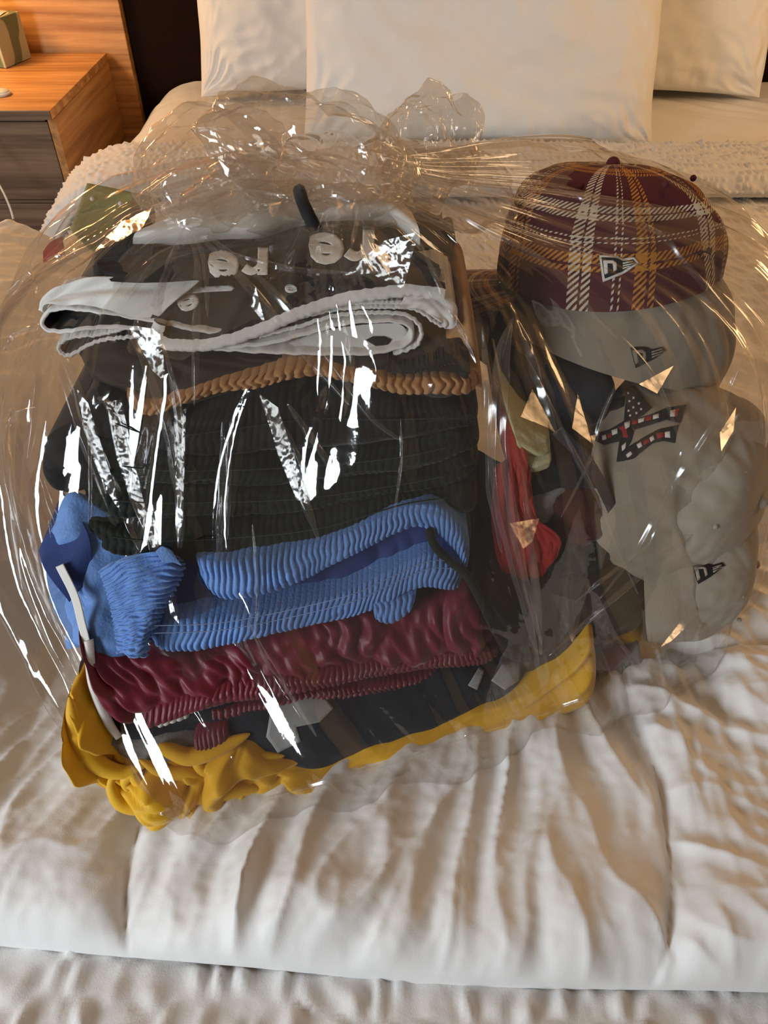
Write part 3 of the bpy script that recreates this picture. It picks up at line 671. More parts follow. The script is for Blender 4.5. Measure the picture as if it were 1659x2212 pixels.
loft('body_side', [curve3([(92, 672), (100, 645), (150, 615), (215, 600), (300, 596), (365, 596), (432, 606)], PF, off=.004), curve3([(94, 676), (110, 660), (200, 662), (270, 680), (330, 694)], PF, off=-.002), ], M['white'], bsm, nu=90, nv=40, disp=lambda u, v, P: .005*fbm(u*3+v, v*1.2, 2, 46), thick=.001)

bm2 = E('briefs', 600, 680, 'black briefs with a thick pale waistband edge, middle of the briefs', 'briefs', 'folded briefs')
mid_top = loft('body', [curve3([(300, 730), (350, 745), (450, 748), (560, 705), (660, 660), (800, 632), (930, 630)], PF, off=-.002), curve3([(330, 650), (400, 635), (520, 622), (640, 620), (760, 615), (860, 612), (930, 612)], PT), curve3([(230, 570), (400, 560), (560, 560), (760, 560), (930, 590), (945, 595), (950, 600)], PT)],
     M['blackband'], bm2, nu=160, nv=60, disp=lambda u, v, P: .003*fbm(u*5, v*3, 3, 47))
rolled('waistband', [(345, 700), (338, 722), (352, 742), (400, 748), (470, 742), (560, 714), (650, 676), (740, 648), (830, 634), (900, 628), (960, 640)], M['white'], M['blackband'], bm2, off=-.010, depth=.012, t=.010, label='lining')

bm3 = E('briefs', 700, 560, 'black briefs with white letters on the waistband at the top of the pile', 'briefs', 'folded briefs')
band = loft('waistband', [curve3([(240, 608), (330, 612), (450, 600), (560, 600), (700, 600), (850, 612), (930, 618), (952, 600)], PT, c=.335), curve3([(210, 570), (300, 560), (450, 565), (600, 545), (720, 545), (850, 560), (930, 585), (953, 590)], PT, c=.342), curve3([(228, 545), (300, 525), (430, 520), (560, 505), (690, 482), (800, 490), (890, 535), (948, 575)], PT, c=.340)],
     M['blackband'], bm3, nu=180, nv=60, disp=lambda u, v, P: .0025*fbm(u*5, v*2, 3, 48))
rolled('lower_edge', [(780, 622), (860, 622), (920, 618), (948, 604), (950, 590), (935, 578)], M['white'], M['blackband'], bm3, off=.022, depth=.02, t=.007, label='lining')

rolled('roll', [(330, 545), (260, 540), (218, 560), (212, 590), (235, 605), (290, 598), (350, 590)], M['blackband'], M['blackband'], bm3, off=.020, depth=.04, t=.008)
bb = bvh(band)
for ch_, lx, ly, ls in (('e', 706, 548, 128), ('r', 782, 541, 128), ('e', 484, 582, 112), ('r', 556, 574, 112)): decal('lettering', text_polys(ch_, lx, ly, ls, math.pi-.02, 0, 1.25), bb, M['thread_white'], bm3)
mb = bvh(mid_top)
decal('lettering', text_polys('e', 410, 658, 66, .4+math.pi, 0, 1.5), mb, M['thread_white'], bm2)
decal('lettering', text_polys('e', 628, 622, 34, .1, 0, 1.6), mb, M['thread_white'], bm2)
decal('stripe', [[(372, 628), (440, 620), (502, 617), (508, 623), (500, 629), (440, 632), (376, 640)]], mb, M['white'], bm2)
ib = bvh(inner)
decal('size_mark', [[(790, 735), (805, 727), (830, 727), (846, 734), (838, 745), (812, 748)]], ib, M['blackband'], bsm)
# white shirt on the very top with a black drawcord
wsx = E('white_hoodie', 620, 450, 'light grey white hooded top with a black drawcord, on top of the pile', 'hoodie')
hood = loft('body', [curve3([(290, 560), (420, 540), (560, 525), (700, 500), (840, 498), (905, 545)], PT, c=.325), curve3([(290, 505), (420, 490), (560, 475), (700, 450), (830, 450), (905, 500)], PT, c=.358, k=.12), curve3([(330, 470), (430, 430), (560, 400), (700, 388), (810, 405), (890, 455)], PT, c=.350, k=.11), curve3([(340, 450), (440, 420), (560, 400), (700, 395), (800, 410), (870, 450)], PT, c=.25, k=.1)],
     M['white'], wsx, nu=140, nv=70, disp=lambda u, v, P: .009*fbm(u*3, v*1.8, 2, 49))
tube('drawcord', [PT(646, 410, c=.375), PT(655, 440, c=.377), PT(668, 468, c=.372), PT(684, 498, c=.362)], .0055, M['black'], wsx, n=40)

# card tag and red sticker
tg = empty('card_tag', tuple(PY(230, 450, .86)), 'olive green plastic card with punched holes behind the pile at left', 'tag')
loft('card', [[PY(188, 396, .84), PY(250, 408, .85), PY(345, 430, .86)], [PY(150, 500, .80), PY(230, 560, .80), PY(345, 560, .80)]], M['tagcard'], tg, nu=30, nv=20, thick=.0012)
for (hx, hy) in ((199, 430), (260, 440)):
    c = PY(hx, hy, .832); bm = bmesh.new(); bmesh.ops.create_uvsphere(bm, u_segments=12, v_segments=8, radius=.0026)
    bmesh.ops.translate(bm, verts=bm.verts, vec=c); me = bpy.data.meshes.new('hole'); bm.to_mesh(me); bm.free(); link('punched_hole', me, M['plastic_white'], tg)
rd = loft('red_sleeve', [[PY(92, 545, .80), PY(112, 524, .81), PY(135, 514, .82)], [PY(96, 570, .79), PY(118, 560, .79), PY(140, 552, .79)]], M['red'], None, nu=30, nv=20, disp=lambda u, v, P: .002*np.sin(v*3), thick=.003)
tag(rd, 'small bright red scrap of fabric by the green card', 'garment')

# ------------------------------------------------------------------ right pile: garments under the caps
def R(name, label, cat, tp, bt, mat, off, D=.16, **k):
    c = PF(*tp[len(tp)//2], off); r_ = empty(name, (c[0], c[1]+.05, max(0, c[2]-.05)), label, cat)
    o = layer('body', tp, bt, M[mat], r_, off=off, D=D, **k); return r_, o
R('dark_trousers', 'very dark trousers at the bottom of the right pile behind the yellow hem', 'trousers', [(1040, 1180), (1130, 1230), (1260, 1235), (1400, 1215)], [(1070, 1430), (1150, 1450), (1270, 1400), (1400, 1330)], 'brown', .03, bulge=.25, wr=.008, seed=51, nu=140)
R('grey_maroon_socks', 'grey and maroon knit bundle at the right end of the yellow shirt', 'socks', [(1290, 1385), (1330, 1350), (1375, 1345)], [(1295, 1498), (1340, 1485), (1378, 1455)], 'grey', .045, D=.08, bulge=.5, wr=.006, seed=52, nu=80)
tag(tube('sock_cuff', [PF(1295, 1440, .022), PF(1325, 1415, .020), PF(1345, 1395, .024)], .012, M['maroon'], None, n=30), 'dull maroon rolled cuff poking from the grey bundle', 'sock')
R('olive_shirt', 'dark olive green shirt folded below the red plaid one', 'shirt', [(1140, 1150), (1220, 1155), (1300, 1150), (1345, 1140)], [(1190, 1290), (1240, 1270), (1290, 1260), (1340, 1200)], 'olive', .045, bulge=.25, wr=.006, seed=53, nu=140)
R('dark_red_shirt', 'dark shirt with dull red blotches beside the caps opening', 'shirt', [(1180, 1040), (1240, 1030), (1310, 1045)], [(1190, 1160), (1250, 1165), (1330, 1145)], 'darkred', .055, bulge=.3, wr=.01, seed=54, nu=120)
R('navy_shorts', 'navy blue shorts under the pale yellow towel', 'shorts', [(1100, 960), (1180, 985), (1260, 985), (1290, 1000)], [(1120, 1070), (1190, 1060), (1260, 1050), (1310, 1050)], 'navy', .05, bulge=.3, wr=.005, seed=55, nu=120)
R('red_jersey', 'red jersey hanging down between the two piles', 'jersey', [(1070, 900), (1110, 905), (1140, 960)], [(1090, 1010), (1115, 1012), (1136, 1100)], 'red', .035, D=.12, bulge=.3, wr=.006, seed=56, nu=80)
rj = loft('red_jersey', [curve3([(1068, 1010), (1100, 990), (1136, 1010)], PF, off=.030), curve3([(1060, 1120), (1110, 1110), (1165, 1120)], PF, off=.018), curve3([(1075, 1210), (1130, 1215), (1205, 1160)], PF, off=.020), curve3([(1105, 1280), (1140, 1290), (1185, 1250)], PF, off=.030)], M['red'], None, nu=70, nv=70, disp=lambda u, v, P: .006*fbm(u*4, v*3, 3, 57), thick=.0015)
tag(rj, 'lower fold of dusty red jersey pressed against the film', 'jersey')
tw = empty('washcloth', tuple(PF(1150, 940, .06)), 'pale yellow terry washcloth folded between red jersey and caps', 'cloth')
layer('fold', [(1080, 850), (1110, 880), (1150, 920), (1192, 945)], [(1110, 960), (1135, 975), (1165, 985), (1192, 972)], M['cream'], tw, off=.035, D=.1, bulge=.3, nu=80, wr=.004, seed=58)
layer('fold', [(1130, 975), (1160, 972), (1192, 968)], [(1135, 1020), (1160, 1018), (1190, 1008)], M['cream'], tw, off=.037, D=.1, bulge=.45, nu=60, wr=.003, seed=59)
R('grey_green_shirt', 'grey green printed shirt peeking below the washcloth', 'shirt', [(1130, 1030), (1170, 1045), (1230, 1030)], [(1135, 1120), (1180, 1125), (1225, 1090)], 'grey', .05, bulge=.3, wr=.005, seed=60, nu=90)
R('black_jacket', 'black jacket heaped between the washcloth and the grey caps', 'jacket', [(1060, 790), (1130, 785), (1220, 795), (1335, 812)], [(1070, 850), (1130, 900), (1200, 950), (1320, 930)], 'capdark', .09, bulge=.3, wr=.01, seed=61, nu=160)
R('black_leggings', 'black leggings draped down the gap right of the left pile', 'leggings', [(1010, 1240), (1050, 1260), (1090, 1300), (1130, 1330)], [(1075, 1380), (1100, 1410), (1125, 1420), (1150, 1430)], 'black', -.004, D=.1, bulge=.3, wr=.006, seed=62, nu=80)

sp_ = empty('black_strap', tuple(PF(1330, 1130, .03)), 'black strap curving down along the edge of the lower grey cap', 'strap')
loft('webbing', [curve3([(1195, 940), (1262, 1010), (1305, 1090), (1345, 1180), (1400, 1280)], PF, off=.025), curve3([(1215, 925), (1285, 1000), (1330, 1085), (1372, 1175), (1425, 1262)], PF, off=.022)], M['capdark'], sp_, nu=90, nv=12, thick=.003)
# ------------------------------------------------------------------ caps
def make_cap(name, pos, up, front, mat, label, sc=1.0, brim=True, sag=.0, brim_mat=None, h=.118):
    up = np.array(up, float); up /= np.linalg.norm(up)
    fr = np.array(front, float); fr -= up*fr.dot(up); fr /= np.linalg.norm(fr); rt = np.cross(fr, up)
    pos = np.array(pos, float)
    root = empty(name, tuple(pos), label, 'cap', 'baseball caps in the right pile')
    nu, nv = 180, 60
    th = np.linspace(0, 2*math.pi, nu, endpoint=False); ph = np.linspace(0, 1, nv)
    TH, PH = np.meshgrid(th, ph, indexing='ij')
    def crown(inset):
        el = PH*math.pi/2
        cr = np.cos(el)**.62; sr = np.sin(el)**.88
        rx = (.088-inset)*cr; ry = (.102-inset)*cr
        X = np.cos(TH)*ry; Yv = np.sin(TH)*rx     # X along front
        Z = (h-inset)*sr*(1+.10*np.cos(TH)*np.sin(el*2))
        rim = sag*np.cos(TH*2+.6)*(1-PH)**2
        dent = .005*fbm(np.cos(TH)*2.2+3, np.sin(TH)*2.2+PH*2.5, 3, 90+int(abs(pos[0])*100))*(np.sin(el*2)+.3)
        seam = -.0012*np.exp(-((np.abs(((TH/(math.pi/3)+.5) % 1)-.5))/.035)**2)*np.clip(1.2-PH, 0, 1)
        s_ = 1+(dent+seam)/.1
        return pos+sc*(fr*(X*s_)[..., None]+rt*(Yv*s_)[..., None]+up*(Z*(1+dent)+rim)[..., None])
    UV = np.stack([TH/(2*math.pi), PH], -1)
    c = grid('crown', crown(0), mat, root, closeu=True, UV=UV)
    grid('lining', crown(.003), M['capdark'], root, closeu=True, flip=True)
    # sweatband
    t2 = np.linspace(0, 1, 8); TH2, T2 = np.meshgrid(th, t2, indexing='ij'); hh = T2*.030
    P = pos+sc*(fr*(np.cos(TH2)*.0965)[..., None]+rt*(np.sin(TH2)*.0825)[..., None]+up*(hh+.001+sag*np.cos(TH2*2+.6))[..., None])
    grid('sweatband', P, M['black'], root, closeu=True)
    bm = bmesh.new(); bmesh.ops.create_uvsphere(bm, u_segments=14, v_segments=8, radius=.006*sc)
    bmesh.ops.translate(bm, verts=bm.verts, vec=pos+up*h*sc); me = bpy.data.meshes.new('button'); bm.to_mesh(me); bm.free(); link('button', me, mat, root)
    for k in range(6):
        a = math.pi/6+k*math.pi/3; e = .80
        el = e*math.pi/2*.8; q = pos+sc*(fr*math.cos(a)*.102*math.cos(el)**.62+rt*math.sin(a)*.088*math.cos(el)**.62+up*h*math.sin(el)**.88)
        bm = bmesh.new(); bmesh.ops.create_uvsphere(bm, u_segments=10, v_segments=6, radius=.0028*sc); bmesh.ops.translate(bm, verts=bm.verts, vec=q)
        me = bpy.data.meshes.new('eyelet'); bm.to_mesh(me); bm.free(); link('eyelet', me, mat, root)
    if brim:
        A, Rr = np.meshgrid(np.linspace(-1.15, 1.15, 60), np.linspace(0, 1, 16), indexing='ij')
        X = np.cos(A)*.100+Rr*.070*np.cos(A*.75)**.8; Yv = np.sin(A)*(.087+Rr*.004)
        Z = -.030*(Yv/.088)**2*(.3+Rr*.7)-.004*Rr+.002
        P = pos+sc*(fr*X[..., None]+rt*Yv[..., None]+up*Z[..., None])
        b = grid('brim', P, brim_mat or mat, root); md = b.modifiers.new('thick', 'SOLIDIFY'); md.thickness = .003; md.offset = 0
    return root, c
def PCz(px, py, z): return PZ(px, py, z)

g3, g3c = make_cap('baseball_cap', PCz(1400, 1215, .085), (.88, -.25, .25), (-.1, .2, 1.), M['capgrey'], 'stone grey cap lowest on the right, small dark side emblem', sc=.88, brim=False)
g2, g2c = make_cap('baseball_cap', PCz(1362, 1035, .155), (.72, -.58, .30), (.35, -.1, .95), M['capgrey'], 'stone grey cap with black, red and white star-striped emblem', sc=1.12, brim=False)
g1, g1c = make_cap('baseball_cap', PCz(1320, 752, .262), (.22, .22, .95), (-.9, .35, .2), M['capgrey'], 'stone grey cap just under the plaid one, small black emblem', sc=1.12, h=.105)
pc, pcc = make_cap('baseball_cap', PCz(1305, 610, .325), (-.05, .30, .95), (-.75, .66, .05), M['plaid'], 'maroon, orange and white plaid cap on top of the other caps', sc=1.10, sag=.008, h=.100)
def ne_logo(parent, tgt, o, s, a, light, dark, only=False, b=0.):
    ca, sa = math.cos(a), math.sin(a)
    def tr(p): return [(o[0]+s*(x*ca-y*sa), o[1]+s*(x*sa+y*ca+b*x)) for x, y in p]
    flag = [(0, 0), (39, 2), (50, 8), (75, 4), (86, 17), (55, 39), (8, 58)]
    inn = [(5, 5), (37, 7), (50, 13), (72, 9), (79, 17), (52, 34), (13, 50)]
    nn = [(13, 41), (9, 12), (29, 12), (36, 17), (37, 32), (31, 35), (29, 19), (18, 18), (20, 38)]
    bars = [[(49, 17), (72, 12), (73, 14), (49, 20)], [(49, 22), (76, 16.5), (76, 18.5), (49, 25.5)], [(49, 28), (70, 21.5), (64, 26), (49, 31)]]
    if not only: decal('emblem', [tr(flag)], tgt, light, parent, .0010)
    decal('emblem', [tr(inn)], tgt, dark, parent, .0018)
    decal('emblem', [tr(nn)]+[tr(q) for q in bars], tgt, light, parent, .0026)
ne_logo(pc, bvh(pcc), (1295, 551), 1.0, 0, M['thread_white'], M['black'])
ne_logo(g1, bvh(g1c), (1356, 745), 1.0, -.07, M['capgrey'], M['thread_black'], True)
ne_logo(g3, bvh(g3c), (1488, 1215), .95, -.15, M['capgrey'], M['thread_black'], True)
t2_ = bvh(g2c)
def Z4(p): return [(1100+x/2.968, 650+y/2.968) for x, y in p]
blk = [[(735, 560), (795, 550), (915, 690), (860, 735), (790, 770), (735, 790), (750, 640)],
       [(770, 800), (790, 765), (900, 735), (1010, 690), (1135, 672), (1095, 788), (1010, 765), (900, 800), (805, 830)],
       [(690, 1035), (730, 960), (850, 885), (960, 825), (1082, 800), (1062, 912), (990, 900), (920, 915), (800, 1010)],
       [(510, 755), (548, 662), (640, 640), (742, 615), (735, 680), (690, 700), (600, 722)],
       [(555, 900), (560, 850), (640, 830), (735, 775), (775, 840), (700, 905), (610, 925)],
       [(690, 1035), (705, 930), (715, 830), (745, 780), (800, 840), (785, 900), (750, 960)]]
decal('emblem', [Z4(p) for p in blk], t2_, M['thread_black'], g2, .0012)
wht = [[(740, 790), (780, 775), (775, 815), (750, 830)], [(830, 765), (872, 752), (868, 778), (832, 790)], [(925, 742), (960, 730), (962, 758), (925, 766)], [(1030, 715), (1065, 705), (1060, 752), (1030, 750)],
       [(660, 835), (700, 822), (700, 855), (665, 868)], [(600, 870), (625, 862), (630, 890), (604, 898)], [(822, 925), (848, 908), (858, 935), (832, 950)], [(900, 885), (925, 870), (935, 895), (910, 908)], [(1000, 845), (1036, 838), (1036, 880), (1000, 878)], [(755, 985), (785, 965), (795, 985), (765, 1003)], [(725, 935), (755, 910), (750, 950), (730, 965)], [(575, 690), (600, 672), (622, 682), (600, 712)]]
red = [[(790, 775), (825, 765), (828, 790), (790, 802)], [(876, 750), (916, 740), (918, 768), (876, 776)], [(1066, 705), (1088, 700), (1078, 750), (1062, 750)], [(705, 820), (750, 795), (770, 880), (735, 880), (730, 840)], [(632, 862), (660, 850), (662, 880), (634, 888)], [(862, 905), (895, 885), (905, 908), (866, 930)], [(945, 855), (995, 845), (995, 878), (950, 888)]]
st = []
for sx_, sy_ in [(765, 600), (800, 630), (775, 650), (835, 665), (800, 690), (770, 710), (850, 700), (820, 725), (780, 740)]:
    st.append([(sx_+(11 if k % 2 == 0 else 4.5)*math.sin(k*math.pi/5), sy_-(11 if k % 2 == 0 else 4.5)*math.cos(k*math.pi/5)) for k in range(10)])
decal('emblem', [Z4(p) for p in wht+st], t2_, M['thread_white'], g2, .0022)
decal('emblem', [Z4(p) for p in red], t2_, M['thread_red'], g2, .0022)
# prints on the navy shirt
nb_ = bvh(nbody)
for pp_ in [[(585, 1530), (640, 1500), (700, 1505), (720, 1530), (690, 1560), (640, 1570), (650, 1600), (600, 1625), (575, 1590)], [(1010, 1480), (1035, 1440), (1045, 1450), (1030, 1490)], [(1060, 1470), (1085, 1435), (1120, 1425), (1118, 1470), (1090, 1490)]]: decal('print', [pp_], nb_, M['print'], nv_, .001)
# ------------------------------------------------------------------ the clear plastic bag
bag = empty('plastic_bag', (.04, .62, .0), 'large clear crinkled plastic bag knotted over the folded clothes and caps', 'bag')
#        z     cx    cy    rx   front  back  n    tilt
rings = [(.002, .055, .63, .345, .240, .235, 2.8, .29),
         (.020, .050, .63, .375, .258, .250, 3.0, .30),
         (.080, .035, .64, .400, .240, .260, 3.0, .26),
         (.160, .022, .66, .412, .226, .275, 2.8, .18),
         (.240, .018, .68, .405, .215, .280, 2.6, .12),
         (.310, .018, .695, .385, .196, .265, 2.5, .08),
         (.365, .015, .71, .340, .180, .235, 2.4, .05),
         (.405, .010, .715, .265, .165, .190, 2.2, .03),
         (.432, -.005, .70, .165, .115, .130, 2.0, .0),
         (.448, -.025, .685, .075, .055, .060, 2.0, .0),
         (.462, -.035, .68, .030, .026, .028, 2.0, .0)]
Rg = np.array(rings)
seg = np.r_[0, np.cumsum(np.hypot(np.diff(Rg[:, 0]), np.diff(Rg[:, 3])))]; seg /= seg[-1]
nu, nv = 1100, 420
vv = np.linspace(0, 1, nv)
par = np.stack([catmull(np.stack([seg, Rg[:, k]], 1), 400) for k in range(8)], 0)
def pk(k): return np.interp(vv, par[k][:, 0], par[k][:, 1])
Zr, CX, CY, RX, RF, RB, NN, TL = [pk(k)[None, :] for k in range(8)]
th = np.linspace(0, 2*math.pi, nu, endpoint=False)[:, None]
ct, st_ = np.cos(th), np.sin(th)
rad = (np.abs(ct)**NN+np.abs(st_)**NN)**(-1/NN)
X = RX*rad*ct; Yv = np.where(st_ < 0, RF, RB)*rad*st_
ca, sa = np.cos(TL), np.sin(TL)
P = np.stack([CX+X*ca-Yv*sa, CY+X*sa+Yv*ca, Zr+0*X], -1)
nrm = gnormals(np.concatenate([P, P[:1]], 0))[:-1]
ctr = np.stack([CX+0*X, CY+0*X, Zr+0*X], -1)
sg = np.sign(((P-ctr)*nrm).sum(-1).mean()); nrm = nrm*sg
A = th+0*X; V = vv[None, :]+0*X; arc = (A-math.pi*1.5)
# shear the pattern so that long folds run from the knot down and outwards
cu = np.stack([np.cos(A), np.sin(A)], -1)
def per(fn, ku, kv, seed, sh=0.):
    """noise that closes around the bag"""
    w_ = sstep(0, 1, np.clip((A-(2*math.pi-.5))/.5, 0, 1)); a1 = A*ku+V*sh
    return fn(a1, V*kv, seed)*(1-w_)+fn(a1-2*math.pi*ku, V*kv, seed)*w_
wa = .12*per(perlin, 2.2, 3.0, 200)
A0 = A; A = A+wa*np.sin(math.pi*V)
big = per(facet, 2.1, 3.2, 101, 1.1); med = per(facet, 5.5, 6.0, 102, -1.5); sml = per(facet, 14, 15, 103, 2.0); tiny = per(facet, 36, 34, 104)
long1 = per(facet, 9.0, 2.2, 105, .8); long2 = per(facet, 24, 3.4, 106, -1.2)
ple = per(facet, 20, 1.6, 107)
env = sstep(0, .05, V)*(1-.6*sstep(.93, 1, V))
up_ = sstep(.55, .95, V)
rr = RX*rad
amp = np.clip(rr/.4, .12, 1)
dsp = env*amp*(.006+.020*big+.0095*med+.0030*sml*sstep(.05, .5, np.abs(per(perlin, 3, 3, 108)))+.0007*tiny*sstep(.1, .5, per(perlin, 4, 4, 109))+.011*long1+.0034*long2)
dsp = dsp+up_*amp*.008*ple*env+.0012*sml*(1-env)
A = A0
dsp = dsp+.040*np.exp(-(((A-4.0)/.40)**2))*np.exp(-((Zr-.03)/.07)**2)
P = P+nrm*dsp[..., None]
P[..., 2] = np.maximum(P[..., 2], .0015)
FILM = grid('film', P, M['film'], bag, closeu=True, smooth=True)
# flat base of the bag
k_ = np.linspace(0, 1, 14)[None, :, None]; base_c = np.array([.055, .63, .0015])
grid('base_film', P[:, :1]*(1-k_)+base_c*k_, M['film'], bag, closeu=True)

def blob(name, px, py, Y, sx, sy, sz, seed, rot=0., kx=2.4, amp=.40):
    c = PY(px, py, Y); nu, nv = 300, 180
    a = np.linspace(0, 2*math.pi, nu, endpoint=False)[:, None]; e = np.linspace(.08, math.pi-.08, nv)[None, :]
    dx, dy, dz = np.cos(a)*np.sin(e), np.sin(a)*np.sin(e), np.cos(e)+0*a
    def f(k, sd):
        return facet(dx*k+dz*k*.45+5, dy*k-dz*k*.6, sd)*.6+facet(dz*k+dx*k*.3, dy*k*.8-dx*k*.5, sd+1)*.6
    r = 1+amp*f(kx*.5, seed)+amp*.50*f(kx, seed+3)+amp*.16*f(kx*2.2, seed+5)+.012*f(kx*6, seed+8)
    r = np.maximum(r, .35)
    P = np.stack([dx*r*sx, dy*r*sy, dz*r*sz], -1)
    R_ = np.array(Matrix.Rotation(rot, 3, 'Y')); return grid(name, P@R_.T+c, M['filmknot'], bag, closeu=True)
KN = [blob('gathered_top', 465, 395, .66, .058, .045, .046, 300, -.5),
      blob('gathered_top', 690, 320, .67, .080, .050, .046, 310, .25),
      blob('gathered_top', 640, 425, .67, .085, .045, .032, 320, .0),
      blob('gathered_top', 925, 320, .76, .046, .035, .052, 330, .5),
      blob('gathered_top', 970, 410, .74, .065, .045, .036, 340, .3)]
# pinched creases and flat crumple facets of the same film, standing on its surface
FT = [bvh(o) for o in [FILM]+KN]
def hitf(px, py, body=True):
    d = Vector(ray(px, py)).normalized(); best = None
    for t_, o_ in (FT[:1] if body else FT):
        h, n_, ix, ds = t_.ray_cast(Vector(CAM), d)
        if h is not None and (best is None or ds < best[2]): best = (np.array(h), np.array(n_), ds)
    if best is None: return None
    p, n_, _ = best
    if n_.dot(np.array(d)) > 0: n_ = -n_
    return p, n_
def crease(pts, w=.004, h=.004, body=True, n=70, seed=0, ends=.5):
    c2 = catmull(pts, n); H = [hitf(a_, b_, body) for a_, b_ in c2]; H = [q for q in H if q]
    if len(H) < 6: return
    p = np.array([q[0] for q in H]); nn = np.array([q[1] for q in H]); m_ = len(p)
    k5 = np.ones(5)/5
    for k in range(3): p[:, k] = np.convolve(np.pad(p[:, k], 2, mode='edge'), k5, 'valid'); nn[:, k] = np.convolve(np.pad(nn[:, k], 4, mode='edge'), np.ones(9)/9, 'valid')
    nn /= np.linalg.norm(nn, axis=1)[:, None]
    d = np.gradient(p, axis=0); d /= np.linalg.norm(d, axis=1)[:, None]+1e-9
    s_ = np.cross(d, nn); t_ = np.linspace(0, 1, m_); tp = np.clip(np.sin(math.pi*t_), 0, 1)**ends
    ww = (w*tp*(1+.4*perlin(t_*7, t_*0, seed)))[:, None]; hh = (h*tp*(1+.3*perlin(t_*9, t_*0+3, seed+1)))[:, None]
    lean = (.35*perlin(t_*4, t_*0+9, seed))[:, None]
    prof = [(-1, 0), (-.55, .35), (-.2, .82), (0, 1), (.2, .85), (.5, .42), (1, 0)]
    G = np.stack([p+s_*ww*(a_+lean*b_)+nn*hh*b_+nn*.0006 for a_, b_ in prof], 1)
    grid('crease', G, M['filmcrease'], bag)
LT = {'W': (-1.80, -1.15, .78), 'L': (-1.35, 2.30, .60), 'R': (1.75, 1.55, .62), 'C': (.6, 1.3, 1.55), 'V': (2.2, .9, .9)}
def panel(poly, lt, body=True, seed=0, crk=None, jit=(0, 0, 0), lift=.002):
    """a flat crumpled facet: its plane faces between the eye and the thing it mirrors"""
    cx, cy = np.mean(poly, axis=0); q = hitf(cx, cy, body)
    if not q: return
    crk = crk or (.0003 if lt == 'R' else .0008)
    p, n0 = q; v = CAM-p; v /= np.linalg.norm(v); l = np.array(LT[lt])+np.array(jit)-p; l /= np.linalg.norm(l)
    n1 = v+l; n1 /= np.linalg.norm(n1); p = p+n0*lift
    bm = bmesh.new(); vs = [bm.verts.new((x, y, 0)) for x, y in poly]
    bmesh.ops.triangle_fill(bm, edges=[bm.edges.new((vs[i], vs[(i+1) % len(vs)])) for i in range(len(vs))], use_beauty=True)
    for _k in range(5):
        lg = [e for e in bm.edges if e.calc_length() > 7]
        if not lg: break
        bmesh.ops.subdivide_edges(bm, edges=lg, cuts=1); bmesh.ops.triangulate(bm, faces=[f for f in bm.faces if len(f.verts) > 3])
    for vt in bm.verts:
        x, y = vt.co.x, vt.co.y; d = ray(x, y); t_ = (p-CAM).dot(n1)/d.dot(n1)
        wv = crk*(facet(x/16, y/16, seed)+.5*facet(x/7, y/7, seed+1)); vt.co = Vector(CAM+d*t_+n1*wv)
    me = bpy.data.meshes.new('facet'); bm.to_mesh(me); bm.free(); link('facet', me, M['filmcrease'], bag)
